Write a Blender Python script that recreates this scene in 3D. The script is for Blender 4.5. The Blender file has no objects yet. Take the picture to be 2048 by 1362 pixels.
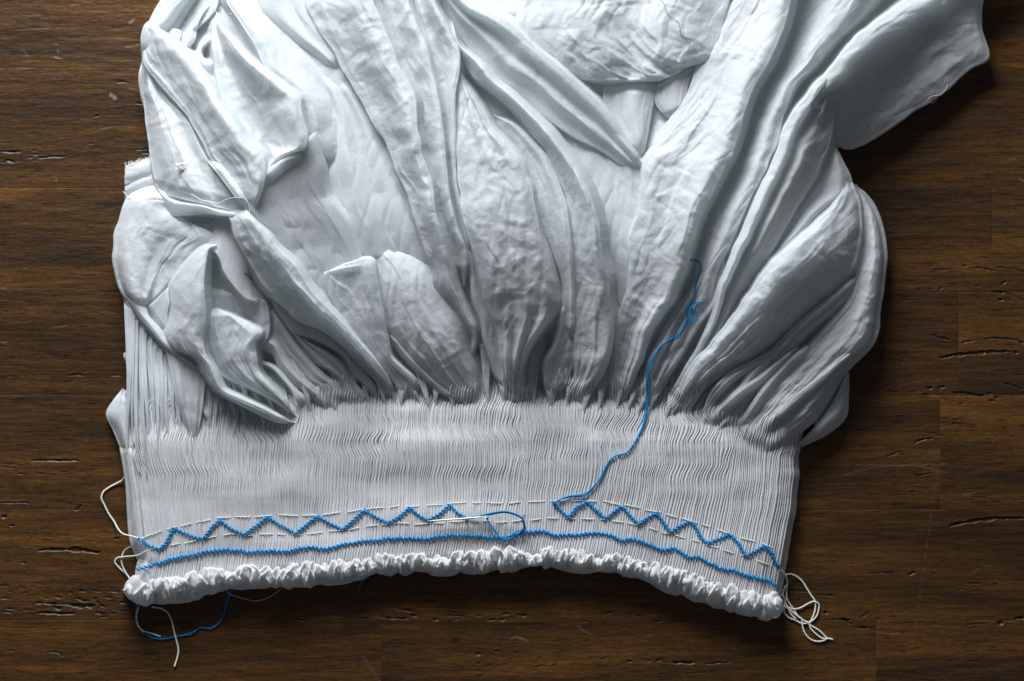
import bpy, math
import numpy as np
from mathutils import Vector

# ------------------------------------------------------------------ units
# the table is measured in "u": 2048 u = 0.6 m wide view; z also in u above the table
S = 0.6 / 2048.0
HC = 5200.0                       # camera height in u (about 1.5 m)
CX, CY = 1024.0, 681.0
scene = bpy.context.scene
rng = np.random.default_rng(7)

# ------------------------------------------------------------------ camera
cam_d = bpy.data.cameras.new('camera')
cam = bpy.data.objects.new('camera', cam_d)
scene.collection.objects.link(cam)
cam.location = (0, 0, HC * S)
cam.rotation_euler = (0, 0, 0)
cam_d.sensor_width = 36.0
cam_d.lens = 36.0 * HC / 2048.0
cam_d.clip_start = 0.05
cam_d.clip_end = 50
scene.camera = cam

# ------------------------------------------------------------------ world + window light
w = bpy.data.worlds.new('World'); scene.world = w; w.use_nodes = True
bg = w.node_tree.nodes['Background']
bg.inputs['Color'].default_value = (0.60, 0.63, 0.70, 1)
bg.inputs['Strength'].default_value = 0.115

def area(name, loc, target, sx, sy, power, col):
    d = bpy.data.lights.new(name, 'AREA'); d.shape = 'RECTANGLE'
    d.size = sx; d.size_y = sy; d.energy = power; d.color = col
    o = bpy.data.objects.new(name, d); scene.collection.objects.link(o)
    o.location = loc
    o.rotation_euler = (Vector(target) - Vector(loc)).to_track_quat('-Z', 'Y').to_euler()
    return o
area('window_light', (-0.26, 0.97, 0.58), (-0.06, 0.0, 0.0), 0.60, 0.42, 27.0, (0.92, 0.955, 1.0))

scene.view_settings.view_transform = 'Standard'
scene.view_settings.look = 'None'
scene.view_settings.exposure = 0.0
scene.view_settings.gamma = 1.0
scene.render.engine = 'CYCLES'
scene.cycles.max_bounces = 10
scene.cycles.diffuse_bounces = 6
scene.cycles.transmission_bounces = 8

# ------------------------------------------------------------------ helpers
def W3(P):
    """(x,y,z) measured on the photo grid at height z -> metres"""
    P = np.asarray(P, float)
    k = (HC - P[..., 2]) / HC
    out = np.empty(P.shape)
    out[..., 0] = (P[..., 0] - CX) * k * S
    out[..., 1] = -(P[..., 1] - CY) * k * S
    out[..., 2] = P[..., 2] * S
    return out

def link(name, me, mat, parent=None):
    o = bpy.data.objects.new(name, me)
    scene.collection.objects.link(o)
    if mat is not None and len(me.materials) == 0: me.materials.append(mat)
    if parent is not None: o.parent = parent
    return o

def make_mesh(name, V, F, smooth=True, attr=None):
    me = bpy.data.meshes.new(name)
    V = np.ascontiguousarray(V, dtype=np.float32).reshape(-1, 3)
    F = np.ascontiguousarray(F, dtype=np.int32)
    k = F.shape[1]
    me.vertices.add(len(V)); me.vertices.foreach_set('co', V.ravel())
    me.loops.add(F.size); me.loops.foreach_set('vertex_index', F.ravel())
    me.polygons.add(len(F))
    me.polygons.foreach_set('loop_start', np.arange(0, F.size, k, dtype=np.int32))
    me.polygons.foreach_set('use_smooth', np.full(len(F), smooth, dtype=bool))
    me.update(calc_edges=True)
    if attr:
        for an, av in attr.items():
            a = me.attributes.new(an, 'FLOAT', 'POINT')
            a.data.foreach_set('value', np.ascontiguousarray(av, dtype=np.float32).ravel())
    return me

def grid_faces(n, m, off=0):
    i, j = np.meshgrid(np.arange(n - 1), np.arange(m - 1), indexing='ij')
    a = (i * m + j).ravel() + off
    return np.stack([a, a + 1, a + m + 1, a + m], 1)

def catmull(P, n):
    P = np.asarray(P, float)
    if len(P) == 2:
        t = np.linspace(0, 1, n)[:, None]; return P[0] * (1 - t) + P[1] * t
    d = np.sqrt((np.diff(P[:, :2], axis=0) ** 2).sum(1)) + 1e-6
    t = np.concatenate([[0], np.cumsum(d)]); t /= t[-1]
    # tangents (finite difference, chordal) limited for monotone feel
    m = np.zeros_like(P)
    m[1:-1] = ((P[2:] - P[1:-1]) / (t[2:] - t[1:-1])[:, None] * (t[1:-1] - t[:-2])[:, None]
               + (P[1:-1] - P[:-2]) / (t[1:-1] - t[:-2])[:, None] * (t[2:] - t[1:-1])[:, None]) / (t[2:] - t[:-2])[:, None]
    m[0] = (P[1] - P[0]) / (t[1] - t[0]); m[-1] = (P[-1] - P[-2]) / (t[-1] - t[-2])
    q = np.linspace(0, 1, n)
    k = np.clip(np.searchsorted(t, q, side='right') - 1, 0, len(P) - 2)
    h = (t[k + 1] - t[k])[:, None]; s = ((q - t[k])[:, None]) / h
    return ((2 * s ** 3 - 3 * s ** 2 + 1) * P[k] + (s ** 3 - 2 * s ** 2 + s) * h * m[k]
            + (-2 * s ** 3 + 3 * s ** 2) * P[k + 1] + (s ** 3 - s ** 2) * h * m[k + 1])

def smooth_interp(xs, ys, q):
    xs = np.asarray(xs, float); ys = np.asarray(ys, float)
    k = np.clip(np.searchsorted(xs, q, side='right') - 1, 0, len(xs) - 2)
    s = np.clip((q - xs[k]) / (xs[k + 1] - xs[k] + 1e-9), 0, 1)
    m = np.gradient(ys, xs) if len(xs) > 2 else np.zeros(len(xs))
    h = xs[k + 1] - xs[k]
    return ((2 * s**3 - 3 * s**2 + 1) * ys[k] + (s**3 - 2 * s**2 + s) * h * m[k]
            + (-2 * s**3 + 3 * s**2) * ys[k + 1] + (s**3 - s**2) * h * m[k + 1])

_T = np.random.default_rng(3).random((256, 256)) * 2 - 1
def vnoise(x, y, seed=0):
    x = np.asarray(x, float) + seed * 37.13; y = np.asarray(y, float) + seed * 17.71
    xi = np.floor(x).astype(int); yi = np.floor(y).astype(int)
    fx = x - xi; fy = y - yi
    fx = fx * fx * fx * (fx * (fx * 6 - 15) + 10); fy = fy * fy * fy * (fy * (fy * 6 - 15) + 10)
    a = _T[xi & 255, yi & 255]; b = _T[(xi + 1) & 255, yi & 255]
    c = _T[xi & 255, (yi + 1) & 255]; d = _T[(xi + 1) & 255, (yi + 1) & 255]
    return (a * (1 - fx) + b * fx) * (1 - fy) + (c * (1 - fx) + d * fx) * fy

def crumple(x, y, seed):
    """sharp little creases between flat facets, as in unpressed cotton"""
    g_ = np.random.default_rng(100 + seed)
    wx = x + 16 * vnoise(x / 47, y / 47, seed + 1) + 5 * vnoise(x / 17, y / 17, seed + 21)
    wy = y + 16 * vnoise(x / 47, y / 47, seed + 2) + 5 * vnoise(x / 17, y / 17, seed + 22)
    h = 0
    for k in range(6):
        th = math.pi * (k + g_.uniform(-.4, .4)) / 6; lam = (58, 40, 27, 50, 20, 33)[k]
        q = (wx * math.cos(th) + wy * math.sin(th)) / lam + g_.uniform(0, 9)
        tri = np.abs(q - np.floor(q) - .5) * 2
        tri = np.sqrt(tri * tri + .02)
        mk = np.clip(vnoise(x / 62, y / 62, seed + 5 + k) * 2.2 + .15, 0, 1)
        h = h + mk * tri * lam / 24
    h = h + .28 * vnoise(wx / 7, wy / 7.5, seed + 15) + .5 * vnoise(wx / 13, wy / 14, seed + 16)
    return h

# ------------------------------------------------------------------ materials
def new_mat(name):
    m = bpy.data.materials.new(name); m.use_nodes = True
    nt = m.node_tree
    for n in list(nt.nodes): nt.nodes.remove(n)
    return m, nt, nt.nodes, nt.links

def cloth_mat(name, col, weave=0.25, crumple_s=0.5, transl=0.22):
    m, nt, N, L = new_mat(name)
    out = N.new('ShaderNodeOutputMaterial')
    tc = N.new('ShaderNodeTexCoord')
    dif = N.new('ShaderNodeBsdfPrincipled')
    dif.inputs['Base Color'].default_value = (*col, 1)
    dif.inputs['Roughness'].default_value = 0.85
    dif.inputs['Specular IOR Level'].default_value = 0.15
    dif.inputs['Sheen Weight'].default_value = 0.25
    dif.inputs['Sheen Roughness'].default_value = 0.5
    tr = N.new('ShaderNodeBsdfTranslucent'); tr.inputs['Color'].default_value = (col[0]*.93, col[1]*.98, col[2]*.95, 1)
    mix = N.new('ShaderNodeMixShader'); mix.inputs[0].default_value = transl
    tcw = N.new('ShaderNodeTexCoord'); thr = []
    for sc_ in ((900, 260, 400), (260, 900, 400)):
        mp = N.new('ShaderNodeMapping'); mp.inputs['Scale'].default_value = sc_; mp.inputs['Rotation'].default_value = (0, 0, .35)
        nn = N.new('ShaderNodeTexNoise'); nn.inputs['Scale'].default_value = 1.6; nn.inputs['Detail'].default_value = 3; nn.inputs['Roughness'].default_value = .7
        L.new(tcw.outputs['Object'], mp.inputs[0]); L.new(mp.outputs[0], nn.inputs['Vector']); thr.append(nn)
    ad = N.new('ShaderNodeMath'); ad.operation = 'ADD'; L.new(thr[0].outputs['Fac'], ad.inputs[0]); L.new(thr[1].outputs['Fac'], ad.inputs[1])
    mrr = N.new('ShaderNodeMapRange'); mrr.inputs['From Min'].default_value = .7; mrr.inputs['From Max'].default_value = 1.3; mrr.inputs['To Min'].default_value = .86; mrr.inputs['To Max'].default_value = 1.06
    L.new(ad.outputs[0], mrr.inputs['Value'])
    vs = N.new('ShaderNodeVectorMath'); vs.operation = 'SCALE'; vs.inputs[0].default_value = col; L.new(mrr.outputs[0], vs.inputs['Scale'])
    L.new(vs.outputs[0], dif.inputs['Base Color'])
    # crumple bump
    n1 = N.new('ShaderNodeTexNoise'); n1.inputs['Scale'].default_value = 120; n1.inputs['Detail'].default_value = 6
    n1.inputs['Roughness'].default_value = 0.62; n1.inputs['Distortion'].default_value = 0.9
    b1 = N.new('ShaderNodeBump'); b1.inputs['Strength'].default_value = crumple_s; b1.inputs['Distance'].default_value = 0.0012
    # weave
    n2 = N.new('ShaderNodeTexNoise'); n2.inputs['Scale'].default_value = 1500; n2.inputs['Detail'].default_value = 2
    b2 = N.new('ShaderNodeBump'); b2.inputs['Strength'].default_value = weave; b2.inputs['Distance'].default_value = 0.0003
    L.new(tc.outputs['Object'], n1.inputs['Vector']); L.new(tc.outputs['Object'], n2.inputs['Vector'])
    L.new(n1.outputs['Fac'], b1.inputs['Height']); L.new(n2.outputs['Fac'], b2.inputs['Height'])
    n3 = N.new('ShaderNodeTexNoise'); n3.inputs['Scale'].default_value = 420; n3.inputs['Detail'].default_value = 4; n3.inputs['Roughness'].default_value = .7
    b3 = N.new('ShaderNodeBump'); b3.inputs['Strength'].default_value = crumple_s * .7; b3.inputs['Distance'].default_value = 0.0006
    L.new(tc.outputs['Object'], n3.inputs['Vector']); L.new(n3.outputs['Fac'], b3.inputs['Height'])
    L.new(b1.outputs['Normal'], b3.inputs['Normal']); L.new(b3.outputs['Normal'], b2.inputs['Normal'])
    L.new(b2.outputs['Normal'], dif.inputs['Normal']); L.new(b2.outputs['Normal'], tr.inputs['Normal'])
    L.new(dif.outputs[0], mix.inputs[1]); L.new(tr.outputs[0], mix.inputs[2])
    L.new(mix.outputs[0], out.inputs['Surface'])
    return m

COT = (0.87, 0.88, 0.90)
WRS = 0.46
M_cloth = cloth_mat('white_cotton', COT, 0.5, 0.42, 0.48)
M_smooth = cloth_mat('white_cotton_smooth', COT, 0.5, 0.15, 0.5)
M_pleat = cloth_mat('white_cotton_pleated', (0.86, 0.86, 0.87), 0.3, 0.05, 0.30)
M_ruf = cloth_mat('white_cotton_hem', (0.88, 0.88, 0.89), 0.4, 0.15, 0.32)

def plain(name, col, rough=0.6, metal=0.0, sheen=0.0, var=0.0):
    m, nt, N, L = new_mat(name)
    out = N.new('ShaderNodeOutputMaterial'); p = N.new('ShaderNodeBsdfPrincipled')
    p.inputs['Base Color'].default_value = (*col, 1)
    p.inputs['Roughness'].default_value = rough; p.inputs['Metallic'].default_value = metal
    p.inputs['Sheen Weight'].default_value = sheen; p.inputs['Specular IOR Level'].default_value = .5 if metal else .2
    if var:
        tc = N.new('ShaderNodeTexCoord'); n = N.new('ShaderNodeTexNoise'); n.inputs['Scale'].default_value = 900
        mx = N.new('ShaderNodeMixRGB'); mx.inputs[1].default_value = (*[c*(1-var) for c in col], 1); mx.inputs[2].default_value = (*[min(1, c*(1+var)) for c in col], 1)
        L.new(tc.outputs['Object'], n.inputs['Vector']); L.new(n.outputs['Fac'], mx.inputs[0]); L.new(mx.outputs[0], p.inputs['Base Color'])
        b = N.new('ShaderNodeBump'); b.inputs['Strength'].default_value = 0.4; b.inputs['Distance'].default_value = 0.0003
        L.new(n.outputs['Fac'], b.inputs['Height']); L.new(b.outputs['Normal'], p.inputs['Normal'])
    L.new(p.outputs[0], out.inputs['Surface'])
    return m
M_blue = plain('blue_floss', (0.0, 0.26, 0.60), 0.75, 0, 0.0, 0.3)
M_cream = plain('cream_thread', (0.76, 0.76, 0.68), 0.75, 0, 0.3, 0.12)
M_white = plain('white_thread', (0.75, 0.76, 0.78), 0.8, 0, 0.2, 0.1)
M_steel = plain('needle_steel', (0.60, 0.59, 0.56), 0.5, 1.0)
M_dark = plain('dark_hair', (0.03, 0.03, 0.035), 0.6)

def wood_mat():
    m, nt, N, L = new_mat('stained_wood')
    out = N.new('ShaderNodeOutputMaterial'); p = N.new('ShaderNodeBsdfPrincipled')
    tc = N.new('ShaderNodeTexCoord'); oi = N.new('ShaderNodeObjectInfo')
    add = N.new('ShaderNodeVectorMath'); add.operation = 'ADD'
    mul = N.new('ShaderNodeVectorMath'); mul.operation = 'SCALE'
    comb = N.new('ShaderNodeCombineXYZ')
    L.new(oi.outputs['Random'], comb.inputs[0]); L.new(oi.outputs['Random'], comb.inputs[1]); L.new(oi.outputs['Random'], comb.inputs[2])
    L.new(comb.outputs[0], mul.inputs[0]); mul.inputs['Scale'].default_value = 7.3
    L.new(tc.outputs['Object'], add.inputs[0]); L.new(mul.outputs[0], add.inputs[1])
    def mapn(sx, sy):
        mp = N.new('ShaderNodeMapping'); mp.inputs['Scale'].default_value = (sx, sy, 1); L.new(add.outputs[0], mp.inputs[0]); return mp
    def noise(mp, sc, det=5, rough=.6, dist=0):
        n = N.new('ShaderNodeTexNoise'); n.inputs['Scale'].default_value = sc; n.inputs['Detail'].default_value = det
        n.inputs['Roughness'].default_value = rough; n.inputs['Distortion'].default_value = dist
        L.new(mp.outputs[0], n.inputs['Vector']); return n
    g1 = noise(mapn(2.0, 17), 1.6, 7, .66, 1.1)      # broad figure
    g2 = noise(mapn(13, 210), 2.0, 6, .7, .25)     # fine grain
    g3 = noise(mapn(120, 460), 2.0, 3, .75)          # pores
    g4 = noise(mapn(1.5, 3.5), 2.2, 3, .5, .5)       # blotches
    r1 = N.new('ShaderNodeValToRGB'); e = r1.color_ramp.elements
    e[0].position = .28; e[0].color = (0.020, 0.0098, 0.0042, 1); e[1].position = .74; e[1].color = (0.135, 0.056, 0.0095, 1)
    x = r1.color_ramp.elements.new(.5); x.color = (0.064, 0.028, 0.0064, 1)
    L.new(g1.outputs['Fac'], r1.inputs[0])
    def mult(a, fac_node, lo, hi, p0=.3, p1=.7):
        mr = N.new('ShaderNodeMapRange'); mr.inputs['From Min'].default_value = p0; mr.inputs['From Max'].default_value = p1
        mr.inputs['To Min'].default_value = lo; mr.inputs['To Max'].default_value = hi
        L.new(fac_node, mr.inputs['Value'])
        v = N.new('ShaderNodeVectorMath'); v.operation = 'SCALE'; L.new(a, v.inputs[0]); L.new(mr.outputs[0], v.inputs['Scale'])
        return v.outputs[0]
    c = mult(r1.outputs[0], g2.outputs['Fac'], .55, 1.4)
    c = mult(c, g3.outputs['Fac'], .72, 1.22)
    c = mult(c, g4.outputs['Fac'], .72, 1.3)
    c = mult(c, oi.outputs['Random'], .82, 1.18, 0, 1)
    g5 = noise(mapn(55, 620), 1.5, 2, .5)           # open pores: short dark dashes
    c = mult(c, g5.outputs['Fac'], .30, 1.0, .30, .40)
    g6 = noise(mapn(420, 900), 1.3, 2, .6)
    c = mult(c, g6.outputs['Fac'], .78, 1.2)
    at = N.new('ShaderNodeAttribute'); at.attribute_name = 'dent'
    mx = N.new('ShaderNodeMixRGB'); mx.inputs[2].default_value = (0.012, 0.010, 0.009, 1)
    L.new(at.outputs['Fac'], mx.inputs[0]); L.new(c, mx.inputs[1])
    at2 = N.new('ShaderNodeAttribute'); at2.attribute_name = 'scuff'
    mx2 = N.new('ShaderNodeMixRGB'); mx2.inputs[2].default_value = (0.20, 0.15, 0.10, 1)
    L.new(at2.outputs['Fac'], mx2.inputs[0]); L.new(mx.outputs[0], mx2.inputs[1])
    L.new(mx2.outputs[0], p.inputs['Base Color'])
    p.inputs['Roughness'].default_value = .42; p.inputs['Specular IOR Level'].default_value = .35
    b = N.new('ShaderNodeBump'); b.inputs['Strength'].default_value = .35; b.inputs['Distance'].default_value = .0006
    b2 = N.new('ShaderNodeBump'); b2.inputs['Strength'].default_value = .4; b2.inputs['Distance'].default_value = .0004
    L.new(g2.outputs['Fac'], b.inputs['Height']); L.new(g3.outputs['Fac'], b2.inputs['Height'])
    L.new(b.outputs['Normal'], b2.inputs['Normal']); L.new(b2.outputs['Normal'], p.inputs['Normal'])
    L.new(p.outputs[0], out.inputs['Surface'])
    return m
M_wood = wood_mat()

# ------------------------------------------------------------------ table: boards with dents carved into them
dents = []   # (x0,y0,x1,y1,width,depth,bow)
def dent(x0, y0, x1, y1, wd=4, dp=5, bow=0, sc=0): dents.append((x0, y0, x1, y1, wd * (.8 if not sc else 1), dp * .65, bow, sc))
for d in [
 (0,303,42,304,5,6,0),(80,315,130,313,5,6,0),(7,328,15,321,5,5,0),(15,320,28,325,5,5,0),(66,299,70,301,5,5,0),(70,309,73,310,5,5,0),(66,320,69,321,4,4,0),(55,315,68,315,3,4,0),
 (272,299,305,299,4,5,0),(286,306,302,307,5,5,0),(236,164,256,165,4,5,0),(276,206,288,208,4,5,0),(180,287,184,288,5,5,0),(191,232,194,230,5,5,0),
 (13,753,32,752,3,4,0),(50,752,53,752,4,4,0),(67,751,70,751,4,4,0),(138,750,165,750,4,6,0),(222,750,243,750,4,6,0),
 (65,920,155,921,5,7,0),(5,934,32,936,3,4,0),(38,947,52,949,4,4,0),(75,947,86,948,4,5,0),(100,950,110,950,3,3,0),(125,944,135,943,3,3,0),
 (78,1101,200,1105,9,13,-4),(153,1020,160,1012,9,8,0),(7,1034,12,1034,8,7,0),(20,1051,28,1052,6,6,0),(232,1046,236,1050,7,5,0),(232,1078,237,1076,7,5,0),(45,1124,52,1125,6,5,0),(0,1005,60,1006,3,5,0),
 (0,1172,18,1173,4,5,0),(40,1174,48,1176,7,6,0),(75,1176,80,1176,4,5,0),(92,1176,96,1177,4,5,0),(17,1183,23,1183,5,5,0),(48,1186,52,1187,7,6,0),(139,1190,142,1182,4,5,0),(158,1181,170,1183,4,5,0),(185,1181,203,1183,4,5,0),(215,1183,240,1184,4,5,0),
 (0,1197,15,1198,5,6,0),(72,1205,118,1209,6,7,0),(120,1208,150,1210,5,6,0),(145,1211,190,1210,10,10,2),(108,1214,118,1217,8,8,0),(152,1196,160,1198,7,6,0),(164,1201,176,1202,6,6,0),(190,1196,196,1204,6,7,0),(194,1203,208,1214,6,7,0),(208,1195,225,1196,4,5,0),(116,1194,120,1195,7,6,0),(90,1196,95,1197,7,6,0),
 (5,1224,24,1226,5,6,0),(48,1220,62,1221,6,5,0),(78,1225,150,1227,7,8,1),(190,1223,215,1230,6,7,0),(222,1226,228,1227,6,5,0),(15,1218,30,1219,5,6,0),(200,1232,212,1234,5,5,0),(240,1205,258,1207,5,6,0),(242,1222,256,1223,4,5,0),
 (18,1300,32,1302,3,4,0),(98,1303,120,1306,3,4,0),(120,1306,125,1312,4,4,0),(240,1320,244,1321,5,5,0),(538,1323,541,1324,4,4,0),
 (1865,538,1920,536,0,0,0),(1868,538,1900,539,3,4,0),(1860,531,1864,531,3,4,0),(1940,536,1988,541,4,5,-2),(1995,535,2048,543,3,4,-2),(1928,532,1932,532,5,5,0),(1836,505,1840,505,5,5,0),(1804,561,1832,563,3,4,0),
 (1878,580,1884,575,6,6,0),(1867,559,1871,559,4,4,0),(1953,572,1957,571,5,5,0),(2003,568,2010,565,6,6,0),(1985,584,2004,585,4,5,0),(1995,598,2004,600,7,6,0),(1993,583,2048,601,3,4,-3),
 (1862,670,1880,675,4,5,0),(1878,674,1900,681,5,6,0),(1926,684,1945,680,5,6,0),(1970,677,2035,680,5,6,-2),(2037,683,2045,685,7,6,0),(1882,715,2022,704,8,9,-4),(2030,705,2036,705,8,7,0),(1807,717,1810,717,5,4,0),
 (1762,776,1766,776,4,4,0),(1777,783,1795,784,3,4,0),(1822,783,1827,784,5,5,0),(1855,775,1862,777,7,6,0),(1872,776,1880,780,7,7,0),(1875,775,1890,772,5,6,0),(1848,790,1856,791,5,5,0),(1905,784,1965,792,6,8,-1),(1975,787,1981,788,7,6,0),(1978,800,1984,802,7,6,0),(1990,795,1996,797,5,5,0),
 (2010,766,2045,778,5,6,0),(1918,807,1922,807,5,5,0),(1903,847,1923,847,4,4,0),(1905,840,1922,837,3,3,0),(1828,885,1864,877,6,7,-1),(1872,869,1888,871,5,5,0),(1775,912,1802,903,6,5,0),(1830,950,1845,951,6,5,0),(1845,950,1862,947,4,4,0),(1822,983,1829,984,6,5,0),(2006,858,2009,859,5,4,0),
 (1900,1051,2048,1036,9,10,-5),(1743,1146,1785,1146,3,4,0),(1770,1146,1787,1154,3,4,0),(1818,1149,1828,1145,6,6,0),(1866,1145,1870,1150,6,5,0),(1937,1166,1960,1167,4,5,0),(1916,1179,1927,1178,4,4,0),(1943,1182,1952,1183,4,4,0),(1988,1168,1992,1169,5,5,0),
 (1575,1180,1620,1184,4,6,0),(1635,1188,1665,1192,4,5,0),(1650,1225,1655,1226,8,7,0),(1666,1238,1700,1240,5,7,0),(1685,1236,1702,1248,7,7,0),(1722,1235,1735,1224,5,6,0),(1710,1254,1740,1256,5,7,0),(1752,1237,1760,1236,5,5,0),(1998,1247,2004,1246,10,8,0),(2027,1237,2048,1236,7,7,0),(1935,1250,1975,1245,3,4,0),
 (798,1218,830,1224,6,7,0),(785,1212,795,1215,5,5,0),(825,1230,832,1232,8,7,0),(765,1235,812,1237,7,8,0),(716,1236,735,1237,5,5,0),(595,1240,610,1241,5,5,0),(868,1238,874,1239,7,5,0),(895,1231,925,1232,4,5,0),(923,1232,927,1233,7,6,0),(908,1239,920,1239,6,6,0),(958,1231,961,1231,6,5,0),(975,1241,990,1240,4,4,0),(1003,1239,1007,1239,6,5,0),(1008,1229,1016,1228,6,6,0),(1035,1229,1048,1231,8,7,0),(1216,1225,1220,1225,6,5,0),(1275,1231,1280,1232,7,5,0),(1309,1241,1322,1242,8,7,0),(1165,1243,1172,1244,5,4,0),
 (955,1306,957,1308,7,6,0),(993,1302,1000,1304,6,5,0),(1031,1305,1034,1305,5,5,0),(957,1326,959,1326,5,5,0),(976,1331,980,1331,5,5,0),(1018,1319,1020,1319,4,4,0),(1008,1328,1012,1328,5,5,0),(1075,1332,1092,1331,4,4,0),(1105,1330,1115,1330,4,4,0),(1077,1316,1081,1316,4,4,0),(1204,1317,1206,1319,5,4,0),(1256,1323,1260,1323,7,6,0),(1297,1322,1302,1322,7,6,0),(1315,1321,1320,1322,6,6,0),(1345,1324,1388,1324,8,8,1),(1410,1327,1458,1324,5,6,0),(1373,1347,1410,1345,3,4,0),(1320,1348,1328,1349,4,4,0),
 (500,1130,560,1131,4,5,0),(970,1182,1040,1183,9,8,0),(840,1185,890,1187,5,6,0)]:
    dent(*d)
for d in [ (260,42,270,36,6,3,0,.6),(35,60,100,55,2,1,0,.35),(140,8,160,9,3,1.5,0,.4),(112,86,118,106,2,1.5,0,.4),(110,112,124,115,6,3,0,.4),(252,92,280,89,3,1.5,0,.45),(45,98,55,110,2,1.5,0,.4),
    (220,187,232,194,8,4,0,.7),(200,258,226,252,3,1.5,0,.4),(258,174,280,182,2,1,0,.5),(110,350,112,360,3,2,0,.4),(102,655,135,650,3,1,0,.3),(0,576,12,575,4,2,0,.4),(0,683,15,682,4,2,0,.3),
    (1022,1276,1055,1282,4,2,-5,.7),(1157,1250,1185,1268,5,2,3,.35),(725,1312,760,1362,3,1,0,.25),(1715,930,1890,928,2,1,0,.35),(1690,950,1800,932,2,1,-6,.3),(1875,935,1830,1250,2,1,0,.12),
    (1800,930,1890,945,2,1,-4,.3),(1925,988,1952,985,3,1.5,0,.4),(1940,1150,1980,1130,2,1,-5,.2),(2038,355,2048,362,3,2,0,.6),(2014,318,2030,317,7,2,0,.3),(1780,1267,1795,1266,5,2,0,.35)]:
    dent(*d)
dents = [d for d in dents if d[4] > 0]

tab = bpy.data.objects.new('tabletop', None); scene.collection.objects.link(tab)
tab['kind'] = 'structure'
def board(x0, x1, y0, y1, fine):
    if fine:
        nx = int((x1 - x0) / 3.6) + 2; ny = int((y1 - y0) / 2.0) + 2
    else: nx, ny = 12, 5
    xs = np.linspace(x0, x1, nx); ys = np.linspace(y0, y1, ny)
    X, Y = np.meshgrid(xs, ys, indexing='ij'); Z = np.zeros_like(X); D = np.zeros_like(X); C = np.zeros_like(X)
    if fine:
        for (a, b, c, d, wd, dp, bow, sc) in dents:
            if max(a, c) < x0 - 12 or min(a, c) > x1 + 12 or max(b, d) < y0 - 12 or min(b, d) > y1 + 12: continue
            i0 = np.searchsorted(xs, min(a, c) - 14); i1 = np.searchsorted(xs, max(a, c) + 14)
            j0 = np.searchsorted(ys, min(b, d) - 14 - abs(bow)); j1 = np.searchsorted(ys, max(b, d) + 14 + abs(bow))
            if i1 <= i0 or j1 <= j0: continue
            x = X[i0:i1, j0:j1]; y = Y[i0:i1, j0:j1]
            dx, dy = c - a, d - b; l = math.hypot(dx, dy) + 1e-6
            t = ((x - a) * dx + (y - b) * dy) / (l * l); tc_ = np.clip(t, 0, 1)
            nxv, nyv = -dy / l, dx / l
            off = bow * (1 - (2 * tc_ - 1) ** 2) + 1.2 * vnoise(x / 9, y / 50, 5)
            px = a + dx * tc_ + nxv * off; py = b + dy * tc_ + nyv * off
            wloc = wd * 0.5 * (0.75 + 0.5 * vnoise(x / 7, y / 30, 9)) * (0.55 + 0.45 * np.sqrt(np.clip(4 * tc_ * (1 - tc_), 0, 1)) if l > 14 else 1.0)
            wloc = np.maximum(wloc, 1.3)
            q = np.sqrt((x - px) ** 2 + (y - py) ** 2) / wloc
            g = np.clip(1 - q ** 2 * .55, 0, 1) ** 1.5
            Z[i0:i1, j0:j1] -= dp * g * .8
            Z[i0:i1, j0:j1] += .7 * np.exp(-((q - 1.7) / .5) ** 2) * (1 if sc == 0 else 0)
            if sc: C[i0:i1, j0:j1] = np.maximum(C[i0:i1, j0:j1], g * sc)
            else: D[i0:i1, j0:j1] = np.maximum(D[i0:i1, j0:j1], g * .85)
        Z += .25 * vnoise(X / 60, Y / 9, 31) + .2 * vnoise(X / 16, Y / 4, 33)
    # eased edges of the board
    e = np.minimum(np.minimum(X - x0, x1 - X), np.minimum(Y - y0, y1 - Y))
    Z -= .35 * np.clip(1 - e / 2.2, 0, 1)
    P = np.stack([X, Y, Z], -1)
    me = make_mesh('board', W3(P), grid_faces(nx, ny)[:, ::-1], attr={'dent': D, 'scuff': C})
    # sides
    o = link('board', me, M_wood, tab)
    return o
rows = [(-400, -280), (-280, -74), (-74, 136), (136, 376), (376, 584), (584, 790), (790, 1019), (1019, 1240), (1240, 1440), (1440, 1660)]
cuts = {2: [700], 3: [-900, 1180], 4: [1270, 1985], 5: [420, 1917], 6: [1010, 1880], 7: [560, 1600], 8: [1762 - 1000, 1752], 9: [800]}
for k, (a, b) in enumerate(rows):
    xs_ = [-700] + [c for c in cuts.get(k, []) if c > -600] + [2760]
    for p, q in zip(xs_[:-1], xs_[1:]):
        vis = b > -5 and a < 1370
        if vis:
            segs = []
            lo, hi = max(p, -20), min(q, 2068)
            if p < -20: board(p, -20, a, b, False)
            if hi > lo: board(lo, hi, a, b, True)
            if q > 2068: board(2068, q, a, b, False)
        else: board(p, q, a, b, False)
under = make_mesh('underside', W3([[-700, -400, -3], [2760, -400, -3], [2760, 1660, -3], [-700, 1660, -3]]), np.array([[3, 2, 1, 0]]), False)
link('underside', under, M_wood, tab)

# ------------------------------------------------------------------ garment
gar = bpy.data.objects.new('smocked_garment', None); scene.collection.objects.link(gar)
gar['label'] = 'unfinished white cotton garment with pleated band, blue smocking and ruffled edge'
gar['category'] = 'garment'

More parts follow.
